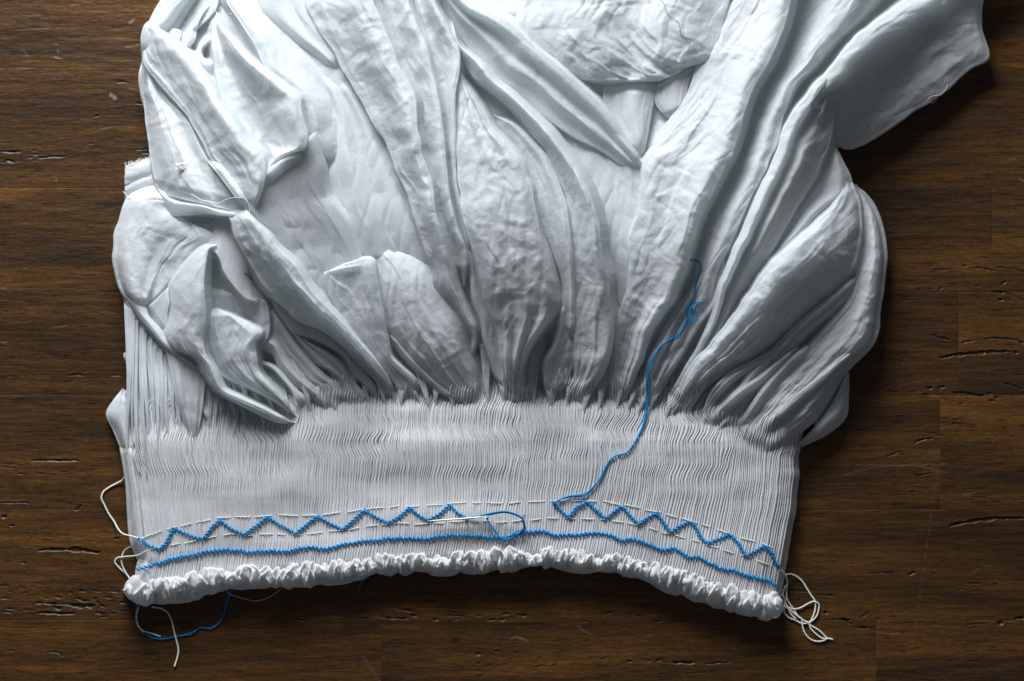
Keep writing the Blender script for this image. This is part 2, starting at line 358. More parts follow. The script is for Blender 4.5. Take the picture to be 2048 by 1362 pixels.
def topy(x):
    return np.interp(x, [240, 330, 420, 600, 700, 850, 1000, 1150, 1300, 1400, 1500, 1600],
                        [880, 900, 850, 845, 806, 806, 806, 806, 812, 835, 885, 900])
def billow(x, y):
    """the cloth stands up in a soft heap behind the pleats and slopes down to them"""
    sm = lambda t: np.clip(t, 0, 1) ** 2 * (3 - 2 * np.clip(t, 0, 1))
    xl_ = np.interp(y, [-150, 0, 100, 500, 900], [420, 345, 305, 258, 245])
    xr_ = np.interp(y, [-150, 100, 250, 400, 520, 700, 900], [1960, 1850, 1765, 1755, 1768, 1740, 1610])
    return 92 * sm((835 - y) / 430) * sm((x - xl_ - 8) / 200) * sm((xr_ - x - 8) / 240) + 6 * sm((y - 720) / 60) * sm((x - 262) / 30) * sm((1600 - x) / 30)
FOLDN = [0]; ZK = .76
def fold(L, R, zl, zr, prof=((0, 0), (.5, 1), (1, 0)), h=25, amp=(1, 1, 1, .5), tL='T', tR='T', tT=None, tB=None,
         wr=1.0, r=3.2, mat=None, res=2.3, zk=True, name='fold', drop=45, ext=True, sinkB=16, sinkT=14, stl=30, sbl=None):
    FOLDN[0] += 1; seed = FOLDN[0]
    L = [tuple(p) for p in L]; R = [tuple(p) for p in R]
    if ext and L[0][1] <= 0 and R[0][1] <= 0:
        def ex(Q):
            a = np.array(Q[0], float)
            k = next((q for q in Q[1:] if math.hypot(q[0]-a[0], q[1]-a[1]) > 25), Q[1])
            d = a - np.array(k, float); d /= np.hypot(*d) + 1e-6
            s = 110 / max(abs(d[1]), .5)
            return [tuple(a + d * s)] + Q
        L, R = ex(L), ex(R)
    ll = lambda Q: sum(math.hypot(Q[i+1][0]-Q[i][0], Q[i+1][1]-Q[i][1]) for i in range(len(Q)-1))
    n = max(8, int(max(ll(L), ll(R)) / res))
    A = catmull(L, n); B = catmull(R, n)
    wid = np.hypot(*(A - B).T)
    m = max(6, int(wid.max() / res))
    v = np.linspace(0, 1, n)
    ZL = np.interp(v, np.linspace(0, 1, len(zl)), zl); ZR = np.interp(v, np.linspace(0, 1, len(zr)), zr)
    AM = np.interp(v, np.linspace(0, 1, len(amp)), amp) * np.clip(wid / 40, .15, 1.0)
    if mat is not M_ruf and zk:
        ZL = np.where(ZL > 45, 45 + (ZL - 45) * ZK, ZL); ZR = np.where(ZR > 45, 45 + (ZR - 45) * ZK, ZR)
    # smooth z lists
    for arr in (ZL, ZR, AM):
        k = max(3, n // (2 * max(len(zl), 2))); ker = np.hanning(k + 2)[1:-1]; ker /= ker.sum()
        arr[:] = np.convolve(np.pad(arr, (k, k), 'edge'), ker, 'same')[k:-k]
    e = (A - B) / (wid[:, None] + 1e-6)
    rr = np.minimum(r, wid * .28)
    A2 = A - e * (rr if tL == 'T' else rr * 0)[:, None]; B2 = B + e * (rr if tR == 'T' else rr * 0)[:, None]
    u = np.linspace(0, 1, m)
    px = [q[0] for q in prof]; ph = [q[1] for q in prof]
    PR = smooth_interp(px, ph, u)
    X = A2[:, 0:1] + (B2 - A2)[:, 0:1] * u; Y = A2[:, 1:2] + (B2 - A2)[:, 1:2] * u
    Z = ZL[:, None] * (1 - u) + ZR[:, None] * u + .85 * h * AM[:, None] * PR[None, :]
    # wrinkles
    su = u[None, :] * wid[:, None]; tv = (v * max(ll(L), ll(R)))[:, None]
    wmask = np.clip(wid / 35, 0, 1)[:, None] * np.clip(np.minimum(u, 1 - u)[None] * 6 + .35, 0, 1)
    if wr > 0:
        ws = 22 * vnoise(tv / 85, su / 70, seed + 4); long_ = vnoise((su + ws) / 34, tv / 130, seed) * 5.5 + (np.abs(vnoise((su + ws) / 27, tv / 95, seed + 9)) - .3) * -5
        Z = Z + WRS * wr * wmask * (long_ + 1.8 * (crumple(X, Y, seed % 7) - 1.2))
        sway = 1.6 * wr * vnoise(tv / 28 + 0 * su, 0 * su + seed, seed) 
        X = X + sway * np.clip(wid / 60, 0, 1)[:, None]; Y = Y + sway * .5 * np.clip(wid / 60, 0, 1)[:, None]
    if mat is not M_ruf:
        cg = np.clip((Y - 560) / 240, 0, 1) ** 1.5 * np.clip(wid / 18, 0, 1)[:, None]
        uu_ = u[None] * np.clip(wid.max() / 11, 2, 14)
        Z = Z + cg * (3.4 * vnoise(uu_ + .25 * vnoise(tv / 40, uu_, seed), tv / 160, seed + 31) + 1.6 * vnoise(uu_ * 2.3, tv / 110, seed + 33))
        cu = .35 + .65 * np.clip(wid / 60, 0, 1)[:, None]
        Z = Z + cu * 1.1 * (np.abs(vnoise((su + .35 * tv) / 19, (tv - .3 * su) / 70, seed + 41)) * 2 - .6)
    if mat is not M_ruf and wid.max() > 22 and wr > .08:
        gc = np.random.default_rng(1000 + seed); Lt = max(ll(L), ll(R))
        for q in range(int(np.clip(wid.max() / 17 * Lt / 260, 1, 9))):
            v0 = gc.uniform(.05, .95); hl = gc.uniform(50, 170) / Lt; u0 = gc.uniform(.08, .92); dr = gc.uniform(-.28, .28)
            a_ = gc.uniform(1.6, 4.6) * (.6 + .4 * min(wr, 1)) * np.clip(1 - ((v - v0) / hl) ** 2, 0, 1)[:, None] ** 1.5 * np.clip(wid / 45, .3, 1)[:, None]
            uc = u0 + dr * (v - v0)[:, None] + .05 * vnoise(v * Lt / 60, 0 * v, seed + q)[:, None]
            dd = (u[None] - uc) * wid[:, None] * (1 if gc.random() < .5 else -1)
            Z = Z + a_ * np.exp(-np.clip(dd, 0, None) / 13) / (1 + np.exp(-dd / .9)) - a_ * .35
    if mat is not M_ruf:
        Z = Z + billow(X, Y)
        tq = np.clip((Y - topy(X) + 95) / 100, 0, 1); tq = tq * tq * (3 - 2 * tq) * np.clip((X - 600) / 50, 0, 1)
        Z = Z - np.clip(Z - 65, 0, None) * tq * .88
    vv_ = v[:, None]; Ltot = max(ll(L), ll(R))
    if tB is None:
        rb = sbl or min(45, .3 * Ltot); k_ = np.clip((vv_ * Ltot - (Ltot - rb)) / rb, 0, 1); Z = Z - sinkB * k_ * k_ * (3 - 2 * k_)
    if tT is None and L[0][1] > 0:
        k_ = np.clip(1 - vv_ * Ltot / (stl if stl > 30 else min(30, .25 * Ltot)), 0, 1); Z = Z - sinkT * k_ * k_ * (3 - 2 * k_)
    def side(Xc, Yc, Zc, ee, kind, rr):
        out = []
        if kind == 'T':
            for a in (25, 50, 75, 95, 125):
                a = math.radians(a)
                out.append((Xc + ee[:, 0] * rr * math.sin(a), Yc + ee[:, 1] * rr * math.sin(a), Zc - rr * (1 - math.cos(a))))
            out.append((Xc - ee[:, 0] * 3, Yc - ee[:, 1] * 3, Zc - rr * 1.5 - 7))
            out.append((Xc - ee[:, 0] * 6, Yc - ee[:, 1] * 6, Zc - rr * 1.5 - drop))
        else:
            for d_, q in ((4, 2.), (9, 7), (15, 17), (20, 30), (24, drop)):
                out.append((Xc + ee[:, 0] * d_, Yc + ee[:, 1] * d_, Zc - q))
        return out
    if mat is M_ruf:
        splat(X, Y, np.maximum(Z, 1.0), True); return
    lc = side(X[:, 0], Y[:, 0], Z[:, 0], e, tL, rr)[::-1]
    rc = side(X[:, -1], Y[:, -1], Z[:, -1], -e, tR, rr)
    X = np.column_stack([c[0] for c in lc] + [X] + [c[0] for c in rc])
    Y = np.column_stack([c[1] for c in lc] + [Y] + [c[1] for c in rc])
    Z = np.column_stack([c[2] for c in lc] + [Z] + [c[2] for c in rc])
    def endrows(kind, i0, i1):
        dx = X[i0] - X[i1]; dy = Y[i0] - Y[i1]; l = np.hypot(dx, dy) + 1e-6; dx /= l; dy /= l
        rows = []
        if kind == 'T':
            for a in (30, 60, 90, 120):
                a = math.radians(a); rows.append((X[i0] + dx * r * math.sin(a), Y[i0] + dy * r * math.sin(a), Z[i0] - r * (1 - math.cos(a))))
            rows.append((X[i0] - dx * 4, Y[i0] - dy * 4, Z[i0] - r - 8)); rows.append((X[i0] - dx * 8, Y[i0] - dy * 8, Z[i0] - drop))
        else:
            for d_, q in ((4, 2.), (9, 7), (16, 18), (24, drop)): rows.append((X[i0] + dx * d_, Y[i0] + dy * d_, Z[i0] - q))
        return rows
    if tT:
        rw = endrows(tT, 0, 1)[::-1]
        X = np.vstack([q[0] for q in rw] + [X]); Y = np.vstack([q[1] for q in rw] + [Y]); Z = np.vstack([q[2] for q in rw] + [Z])
    if tB:
        rw = endrows(tB, -1, -2)
        X = np.vstack([X] + [q[0] for q in rw]); Y = np.vstack([Y] + [q[1] for q in rw]); Z = np.vstack([Z] + [q[2] for q in rw])
    Z = np.maximum(Z, 1.0)
    splat(X, Y, np.maximum(Z - 13.0, .5), False)
    P = np.stack([X, Y, Z], -1)
    me = make_mesh(name, W3(P), grid_faces(X.shape[0], X.shape[1])[:, ::-1])
    return link(name, me, mat or (M_cloth if wr > .45 else M_smooth), gar)

GR = 1.8; GX0, GY0 = 190.0, -132.0; GNX, GNY = 1008, 636
HF = np.full((GNX, GNY), -50.0)
RR = 1.1; RX0, RY0 = 236.0, 1070.0; RNX, RNY = 1216, 172
RF = np.full((RNX, RNY), -50.0)
def upsample(A, f):
    n, m = A.shape
    i = np.linspace(0, n - 1, (n - 1) * f + 1); k = np.minimum(i.astype(int), n - 2); t = (i - k)[:, None]
    A = A[k] * (1 - t) + A[k + 1] * t
    i = np.linspace(0, m - 1, (m - 1) * f + 1); k = np.minimum(i.astype(int), m - 2); t = (i - k)[None]
    return A[:, k] * (1 - t) + A[:, k + 1] * t
def splat(X, Y, Z, ruf=False, f=4):
    X, Y, Z = [upsample(q, f).ravel() for q in (X, Y, Z)]
    H, x0, y0, r_, nx_, ny_ = (RF, RX0, RY0, RR, RNX, RNY) if ruf else (HF, GX0, GY0, GR, GNX, GNY)
    i = np.round((X - x0) / r_).astype(int); j = np.round((Y - y0) / r_).astype(int)
    ok = (i >= 0) & (i < nx_) & (j >= 0) & (j < ny_)
    np.maximum.at(H, (i[ok], j[ok]), Z[ok])

def shift(A, di, dj, fill):
    B = np.full_like(A, fill); n, m = A.shape
    B[max(di, 0):n + min(di, 0), max(dj, 0):m + min(dj, 0)] = A[max(-di, 0):n + min(-di, 0), max(-dj, 0):m + min(-dj, 0)]
    return B
def blur(A, sg):
    k = int(sg * 3) + 1; g_ = np.exp(-.5 * (np.arange(-k, k + 1) / sg) ** 2); g_ /= g_.sum()
    P_ = np.pad(A, ((k, k), (0, 0)), 'edge'); A = sum(g_[q] * P_[q:q + A.shape[0]] for q in range(2 * k + 1))
    P_ = np.pad(A, ((0, 0), (k, k)), 'edge'); return sum(g_[q] * P_[:, q:q + A.shape[1]] for q in range(2 * k + 1))
def sheet(name, H, x0, y0, r_, slope, sg, edge, mat, extra=None, inset=0, iters=22):
    """turn a height map into one continuous sheet with a smooth, rounded outline"""
    mask = H > -40
    for _ in range(2):                                  # close pin holes
        m2 = mask.copy()
        for d in ((1,0),(-1,0),(0,1),(0,-1)): m2 |= shift(mask, *d, False)
        mask = m2
    for _ in range(2):
        m2 = mask.copy()
        for d in ((1,0),(-1,0),(0,1),(0,-1)): m2 &= shift(mask, *d, False)
        mask = m2
    if inset:
        for _ in range(inset):
            m2 = mask.copy()
            for d in ((1,0),(-1,0),(0,1),(0,-1)): m2 &= shift(mask, *d, True)
            mask = m2
    if extra is not None: mask = mask | extra
    Hh = np.where(H > -40, H, 8.0)
    st = slope * r_
    for _ in range(iters):
        for di, dj, f in ((1,0,1),(-1,0,1),(0,1,1),(0,-1,1),(1,1,1.414),(-1,-1,1.414),(1,-1,1.414),(-1,1,1.414)):
            Hh = np.maximum(Hh, shift(Hh, di, dj, -50.0) - st * f)
    sharp = blur(Hh, .7); soft = blur(Hh, sg)
    Hh = sharp * .35 + soft * .65
    # smooth outline
    mb = blur(mask.astype(float), 2.0)
    dist = np.zeros_like(Hh); cur = mb > .5
    for q in range(14):
        dist += cur; m2 = cur.copy()
        for d in (((1,0),(-1,0),(0,1),(0,-1)) if q % 2 else ((1,0),(-1,0),(0,1),(0,-1),(1,1),(-1,-1),(1,-1),(-1,1))): m2 &= shift(cur, *d, True)
        cur = m2
    dist = blur(dist, 1.0) * r_
    q = np.clip(dist / edge, 0, 1); Hh = Hh * np.sqrt(np.clip(1 - (1 - q) ** 2, 0.0, 1)) + .8
    n, m = Hh.shape
    ins = mb > .5
    near = ins.copy()
    for d in ((1,0),(-1,0),(0,1),(0,-1),(1,1),(-1,-1),(1,-1),(-1,1)): near |= shift(ins, *d, False)
    X, Y = np.meshgrid(x0 + np.arange(n) * r_, y0 + np.arange(m) * r_, indexing='ij')
    gx, gy = np.gradient(mb, r_)
    ring = near & ~ins
    g2 = gx ** 2 + gy ** 2 + 1e-6
    sx = np.where(ring, (.5 - mb) * gx / g2, 0); sy = np.where(ring, (.5 - mb) * gy / g2, 0)
    l = np.hypot(sx, sy); k = np.minimum(1, 1.6 * r_ / (l + 1e-9)); X = X + sx * k; Y = Y + sy * k
    Hh = np.where(ring, .4, Hh)
    ok = near[:-1, :-1] & near[1:, :-1] & near[:-1, 1:] & near[1:, 1:]
    ok &= (ins[:-1, :-1] | ins[1:, :-1] | ins[:-1, 1:] | ins[1:, 1:])
    F = grid_faces(n, m)[ok.ravel()][:, ::-1]
    used = np.zeros(n * m, bool); used[F.ravel()] = True
    remap = np.cumsum(used) - 1
    P = np.stack([X, Y, Hh], -1).reshape(-1, 3)[used]
    return link(name, make_mesh(name, W3(P), remap[F]), mat, gar)

# profiles
DOME = ((0, 0), (.25, .75), (.5, 1), (.75, .75), (1, 0))
RGT = ((0, -.1), (.3, .1), (.6, .55), (.85, 1), (1, .75))       # crest near the right edge
LFT = ((0, .75), (.15, 1), (.4, .55), (.7, .1), (1, -.1))
CUP = ((0, 0), (.25, -.5), (.5, -.8), (.75, -.3), (1, .5))
TWO = ((0, 0), (.2, .8), (.4, .2), (.6, .35), (.82, 1), (1, .3))
FLAT = ((0, 0), (1, 0))
# --- base layer seen in the valleys
fold([(330,-20),(292,60),(292,180),(312,300),(300,420),(250,480),(250,560),(262,650),(262,760),(300,860)],
     [(1900,-20),(1800,60),(1700,170),(1660,290),(1700,400),(1745,500),(1735,620),(1680,720),(1640,800),(1590,880)],
     [45,40,20], [35,40,20], ((0,0),(.1,.6),(.3,.9),(.5,1),(.8,.8),(1,0)), h=22, amp=(1,1,1,.5,0), wr=.5, r=10, mat=M_smooth, name='back_layer', res=6, drop=28)

# --- left side
fold([(350,-20),(330,14),(306,36),(288,50),(283,64),(282,100),(284,124)],[(395,-20),(365,20),(345,52),(330,75),(318,92),(306,112),(296,135)],[105,105,80],[95,90,80],DOME,h=22,tR='S',wr=.4)
fold([(360,-20),(350,20),(332,60),(335,75),(360,105),(375,130)],[(440,-20),(432,20),(415,40),(394,58),(366,80),(368,105),(376,135)],[72,66,60],[75,80,70],CUP,h=12,tL='S',wr=.15)
fold([(395,20),(394,58),(362,82),(364,100),(371,120),(374,128)],[(440,0),(415,12),(395,30),(391,78),(374,104),(374,132)],[85,90,80],[80,85,78],DOME,h=12,wr=.2)
fold([(328,60),(343,56),(362,62),(360,85),(368,100)],[(330,72),(333,76),(350,84),(364,96),(370,104)],[90,92],[90,92],DOME,h=10,wr=.2)
fold([(424,60),(410,80),(401,96),(400,118),(412,140),(422,158)],[(428,60),(424,80),(405,98),(408,116),(426,124),(430,150)],[90,95,90],[85,88,85],DOME,h=10,wr=.1,r=4)
fold([(284,120),(277,150),(281,190),(294,240),(304,300),(306,330)],[(294,120),(296,160),(300,200),(312,240),(322,300),(324,330)],[38,38,38],[50,50,50],DOME,h=10,wr=.3)
fold([(283,96),(286,200),(296,280),(306,345),(320,388)],[(290,112),(330,190),(378,245),(408,305),(445,360),(500,430)],[62,60,68,85],[66,80,88,108],((0,0),(.28,.9),(.5,.75),(.75,.1),(1,.2)),h=34,amp=(.6,1,1,.4),wr=1.1)
# long bright ridge
fold([(286,104),(285,118),(313,164),(354,209),(378,239),(398,274),(418,312),(452,362),(500,430)],[(303,40),(330,66),(371,103),(412,157),(436,198),(470,246),(493,279),(528,311),(533,335),(506,432)],[96,104,104,112,112,118],[118,128,132,135,140,120],RGT,h=26,amp=(.4,1,1,.6),wr=1.25)
fold([(410,318),(438,352),(470,395),(500,430)],[(430,318),(462,352),(488,390),(503,428)],[112,120,130,122],[118,124,132,124],DOME,h=12,amp=(.2,1,1,.3),wr=.8)
# raw cuff at the left
fold([(312,314),(280,322),(253,331)],[(312,352),(282,357),(252,370)],[46,42,36],[50,44,38],DOME,h=9,wr=.4,tB='T',r=3,name='cuff')
fold([(316,345),(284,353),(252,366)],[(322,378),(290,386),(252,404)],[50,44,34],[42,40,30],DOME,h=8,wr=.4,tB='T',r=3,name='cuff')
# left puff
fold([(322,368),(285,376),(252,396),(236,440),(225,490),(228,540),(244,590),(284,625)],[(350,425),(380,445),(420,466),(432,482),(408,496),(352,545),(318,585),(285,624)],[66,66,64,66,70],[70,60,58,62,75,80],((0,0),(.15,.8),(.32,.95),(.55,.5),(.8,.1),(1,0)),h=42,amp=(.6,1,1,1,.4),tR='S',wr=1.0,r=8)
fold([(236,572),(256,615),(298,665),(335,705),(382,737),(424,772),(440,790)],[(290,600),(300,634),(320,655),(338,685),(366,712),(400,738),(432,780)],[52,64,74,80],[84,84,88,90],DOME,h=16,wr=.35,r=7)
fold([(284,622),(310,600),(338,572),(345,562)],[(330,680),(334,660),(336,620),(345,585)],[72,76,80],[72,76,80],FLAT,h=0,wr=.3)
fold([(432,488),(414,492),(395,505),(362,540),(342,568),(342,622),(333,675),(352,700),(385,712),(402,745),(430,781),(452,795),(500,821),(560,847),(590,848)],
     [(434,492),(420,496),(414,515),(409,560),(411,617),(411,642),(407,680),(412,705),(434,745),(447,777),(488,796),(528,812),(566,832),(592,846)],
     [100,104,104,104,100,95,80],[100,118,120,116,108,100,82],((0,0),(.25,.5),(.6,.9),(.85,1),(1,.6)),h=24,amp=(.3,1,1,.8,.5),wr=.85)
fold([(414,634),(410,665),(409,690),(418,716),(440,748),(500,779),(560,812),(592,838)],[(470,630),(505,648),(527,664),(512,682),(514,712),(520,742),(541,768),(565,793),(594,832)],[72,84,90,88,80],[70,92,96,90,80],((0,-.2),(.3,.4),(.6,.8),(.85,1),(1,.7)),h=26,amp=(.8,1,1,.6),tT='S',wr=.8)
fold([(412,560),(413,600),(414,640),(420,690),(440,740),(520,785)],[(500,590),(532,604),(541,640),(539,668),(526,690),(516,705)],[52,52,60],[64,72,66],CUP,h=14,wr=.1,tL='S')
fold([(414,492),(436,513),(447,544),(467,574),(491,598),(532,608)],[(444,424),(465,470),(488,523),(494,560),(506,584),(534,606)],[70,84,86,82],[66,70,72,72],((0,.6),(.3,.4),(1,0)),h=10,wr=.1,tR='S')
fold([(518,728),(538,733),(565,758),(584,783),(600,830)],[(516,716),(550,731),(590,774),(619,802),(622,830)],[78,80,74],[66,68,66],DOME,h=10,wr=.1)
# frayed hem strip across
fold([(312,366),(324,388),(345,402),(373,407),(411,413),(440,423),(475,428),(500,436)],[(312,380),(326,405),(345,431),(373,431),(411,428),(440,431),(475,440),(500,444)],[100,104,112,116],[84,86,96,110],FLAT,h=0,wr=.3,r=2,name='raw_hem')
# rim pocket
fold([(433,26),(424,50),(423,85),(427,123),(438,185),(462,238),(492,282),(522,312),(536,330)],
     [(437,26),(446,54),(470,84),(504,121),(540,146),(583,181),(601,197),(603,215),(609,240),(616,270),(613,294),(578,308),(540,332)],
     [100,90,82,84,90],[104,128,138,145,142,130],((0,.2),(.12,-.1),(.3,-.6),(.5,-.2),(.75,.55),(.9,.8),(1,.5)),h=34,amp=(.2,.9,1,1,.5),wr=.95,r=4)
fold([(494,384),(498,405),(506,432),(538,468),(560,500),(595,533),(620,571),(650,612)],[(618,283),(634,330),(650,390),(690,440),(712,500),(730,560),(745,620),(765,690)],[128,112,84,74,70],[140,92,74,66,60],((0,.1),(.3,-.3),(.6,-.3),(1,0)),h=24,tT='T',tR='S',wr=.15,r=8)
fold([(492,384),(510,362),(540,336),(578,310),(606,302),(620,284)],[(498,392),(518,372),(546,348),(580,324),(608,316),(626,300)],[134,140,142],[128,132,134],DOME,h=10,amp=(1,1,1,1),wr=.2,tR='S',r=5,drop=60)
# ridge F next to it
fold([(450,-30),(452,0),(476,39),(511,97),(529,135),(575,172),(602,205),(618,250),(634,300),(650,350),(668,420)],[(495,-30),(495,0),(545,44),(595,95),(640,150),(668,190),(684,232),(690,280),(694,340),(678,424)],[98,100,100,86,60],[62,62,66,62,52],((0,.6),(.18,1),(.45,.5),(.8,0),(1,.1)),h=24,amp=(1,1,.8,.1),tR='S',wr=.5,sinkB=40,sbl=150)
fold([(520,-30),(535,17),(586,68),(645,113),(686,150)],[(610,-30),(612,7),(640,62),(668,103),(690,144)],[70,68,70],[66,70,74],((0,.5),(.15,.8),(.5,.2),(1,0)),h=16,tL='S',wr=.15,tR='S')
# broad dim valley
fold([(600,110),(640,160),(668,230),(672,300),(690,380),(702,450),(716,500),(730,540)],[(670,110),(700,170),(738,235),(766,300),(800,390),(830,470),(850,530),(858,570)],[62,62,66,64,62],[64,60,60,60,56],((0,0),(.2,.7),(.5,0),(.8,.35),(1,0)),h=18,tL='S',tR='S',wr=.2,mat=M_smooth,sinkT=30,stl=90)
# diagonal bright band D
fold([(440,424),(456,434),(470,475),(491,513),(525,571),(563,606),(595,640),(645,662),(679,688),(713,727),(747,758),(785,806)],
     [(496,420),(505,432),(539,468),(559,499),(593,533),(617,571),(645,605),(679,640),(706,671),(747,716),(775,750),(796,806)],
     [112,112,116,112,100,86,68],[124,138,146,140,120,96,70],RGT,h=24,amp=(.5,1,1,.9,.5),wr=1.25)
fold([(541,604),(565,639),(585,665),(619,676),(668,700),(686,712),(706,750),(730,772),(752,806)],[(548,590),(590,632),(640,655),(672,680),(700,712),(730,745),(752,775),(764,806)],[80,84,84,74],[72,78,80,74],DOME,h=10,wr=.15)
fold([(541,606),(566,640),(583,665),(609,700),(635,730),(659,742),(680,760),(692,800),(700,826)],[(560,640),(590,668),(630,690),(664,708),(690,730),(706,760),(725,782),(735,826)],[68,74,76,68],[66,70,74,68],TWO,h=12,wr=.15)
fold([(514,698),(540,706),(560,740),(600,778),(640,812),(652,828)],[(548,606),(580,664),(610,703),(640,738),(670,765),(688,826)],[58,64,68,66],[56,62,66,66],TWO,h=16,wr=.25)
# leaves of cloth in the middle
fold([(648,548),(650,562),(654,580),(662,600),(689,640),(725,684),(755,726),(779,752),(800,790),(806,806)],[(664,540),(700,524),(744,516),(757,560),(768,620),(780,687),(784,708),(806,732),(832,756),(836,806)],[84,84,84,76,70],[86,90,92,84,72],((0,.1),(.3,.3),(.6,.5),(.85,1),(1,.8)),h=20,amp=(.1,.8,1,1,.5),wr=.6,sinkT=0,tT='T')
fold([(748,500),(750,530),(757,570),(768,639),(786,674),(813,708),(844,742),(892,785),(938,806),(958,810)],[(756,496),(810,512),(850,545),(878,582),(893,612),(920,647),(934,701),(947,742),(952,775),(960,812)],[60,78,88,92,84,72],[56,70,86,98,92,74],((0,0),(.2,.6),(.5,1),(.8,.8),(1,.2)),h=24,amp=(.1,.8,1,.7,.3),wr=.9,tR='S',sinkT=30,stl=70,tT='S')
fold([(760,640),(785,690),(830,740),(880,785),(915,808)],[(800,690),(830,715),(870,760),(915,795),(940,812)],[74,78,74],[80,82,76],DOME,h=10,wr=.1)
# long bright band H
fold([(610,-30),(612,7),(638,62),(666,103),(688,146),(714,191),(748,250),(781,308),(789,338),(813,387),(829,440),(850,503),(864,537),(865,566),(893,606),(922,650),(942,677),(937,706),(943,724)],
     [(746,-30),(748,0),(768,51),(786,96),(807,147),(827,185),(834,215),(838,267),(848,315),(865,369),(872,421),(886,470),(900,520),(912,570),(934,619),(951,654),(953,676),(948,708),(946,724)],
     [76,84,86,92,96,92,84],[124,140,146,150,140,112,88],((0,0),(.25,.05),(.5,.4),(.8,1),(1,.65)),h=30,amp=(1,1,1,.9,.6),wr=1.35)
fold([(758,-30),(772,40),(800,115),(830,185),(838,262),(850,320),(868,380),(882,430),(896,480),(910,530),(922,570)],[(812,-30),(816,0),(838,55),(855,96),(866,144),(879,205),(886,257),(893,325),(902,400),(918,460),(934,504),(936,540),(930,572)],[84,88,92,92,82],[118,122,124,116,96],RGT,h=22,wr=1.25)
fold([(820,-30),(830,10),(852,80),(866,140),(882,250),(892,325),(904,410),(922,480),(940,540)],[(868,-30),(871,0),(886,34),(903,66),(918,96),(920,140),(912,190),(912,260),(914,360),(932,440),(950,520)],[88,90,92,86,80],[130,138,136,120,96],((0,0),(.35,.1),(.6,.6),(.85,1),(1,.7)),h=20,wr=1.0)
fold([(850,360),(864,420),(868,480),(876,520),(880,560),(900,600),(930,650)],[(905,340),(920,400),(932,450),(940,500),(950,570),(968,640),(975,700)],[56,56,56],[60,60,60],FLAT,h=0,wr=.2,tL='S',tR='S')
fold([(922,430),(932,490),(940,560),(944,600),(960,643),(966,682),(976,712),(990,753),(1014,779),(1030,800)],[(950,430),(962,500),(975,580),(992,650),(1002,700),(1008,740),(1020,765),(1034,790),(1046,806)],[84,84,80,72],[84,84,80,72],LFT,h=12,wr=.3)
# big tongue J
fold([(906,62),(916,110),(912,160),(911,220),(912,300),(918,380),(926,440),(938,480),(949,512),(962,565),(970,598),(983,632),(996,666),(999,690),(1003,732),(1009,762),(1042,792),(1062,810)],
     [(919,90),(921,154),(947,192),(975,233),(984,252),(1026,298),(1050,335),(1060,363),(1074,428),(1082,470),(1098,513),(1111,571),(1118,617),(1105,641),(1080,671),(1059,706),(1050,742),(1053,776),(1065,810)],
     [110,116,122,126,120,106,74],[124,128,134,130,122,106,74],((0,.2),(.15,.7),(.35,.55),(.5,.9),(.7,.7),(.85,.9),(1,.3)),h=34,amp=(.5,1,1,1,.6),wr=1.3)
fold([(988,700),(1010,760),(1030,795),(1050,806)],[(1060,690),(1084,640),(1092,690),(1080,740),(1072,800)],[66,66,64],[66,66,64],DOME,h=8,wr=.1,tL='S')
# curving ridges K
fold([(985,232),(1005,262),(1032,305),(1050,345),(1070,400),(1088,460),(1110,520),(1124,570),(1120,620),(1100,690)],[(990,230),(1028,245),(1068,282),(1095,312),(1114,352),(1132,402),(1140,450),(1148,540),(1150,600),(1150,690)],[84,92,92,80],[96,108,104,88],RGT,h=18,wr=.5)
fold([(895,40),(908,90),(925,120),(946,154),(981,181),(1008,200),(1042,239),(1064,270),(1090,300),(1110,345),(1130,392),(1138,440),(1144,500),(1146,545),(1149,580),(1145,640),(1148,708),(1146,776),(1139,808)],
     [(905,45),(919,89),(967,133),(985,158),(1026,192),(1064,229),(1101,267),(1125,301),(1156,342),(1177,380),(1190,415),(1197,440),(1206,509),(1220,551),(1221,592),(1229,640),(1221,708),(1207,749),(1180,776),(1142,808)],
     [108,112,114,114,106,96,72],[132,142,146,142,126,104,72],RGT,h=22,amp=(.6,1,1,.9,.4),wr=.95)
fold([(1180,575),(1196,620),(1198,680),(1186,740),(1150,808)],[(1224,610),(1232,645),(1220,705),(1208,748),(1160,810)],[92,90,70],[96,92,70],DOME,h=8,wr=.1)
fold([(1122,598),(1116,640),(1105,689),(1087,719),(1086,753),(1092,785),(1098,806)],[(1148,590),(1150,650),(1149,723),(1140,750),(1127,775),(1106,789),(1100,806)],[82,86,72],[82,86,72],LFT,h=16,wr=.15)
# sweep L to the centre
fold([(868,-30),(880,0),(905,48),(946,110),(984,161),(1042,192),(1087,233),(1145,274),(1200,302),(1250,335),(1284,352)],
     [(900,-30),(939,5),(991,27),(1026,48),(1076,96),(1111,123),(1156,164),(1207,212),(1248,270),(1283,326),(1288,350)],
     [92,90,86,80,70],[118,132,138,130,108,82],((0,.1),(.22,.1),(.42,.75),(.6,.25),(.85,1),(1,.8)),h=24,amp=(1,1,.9,.4),wr=.5)
fold([(1130,262),(1175,330),(1192,410),(1208,500),(1226,590),(1230,650)],[(1284,325),(1288,400),(1286,450),(1266,510),(1256,580),(1236,640)],[64,62,62],[66,70,66],((0,0),(.3,-.3),(.6,.2),(1,.5)),h=16,wr=.3,tL='S',tR='S')
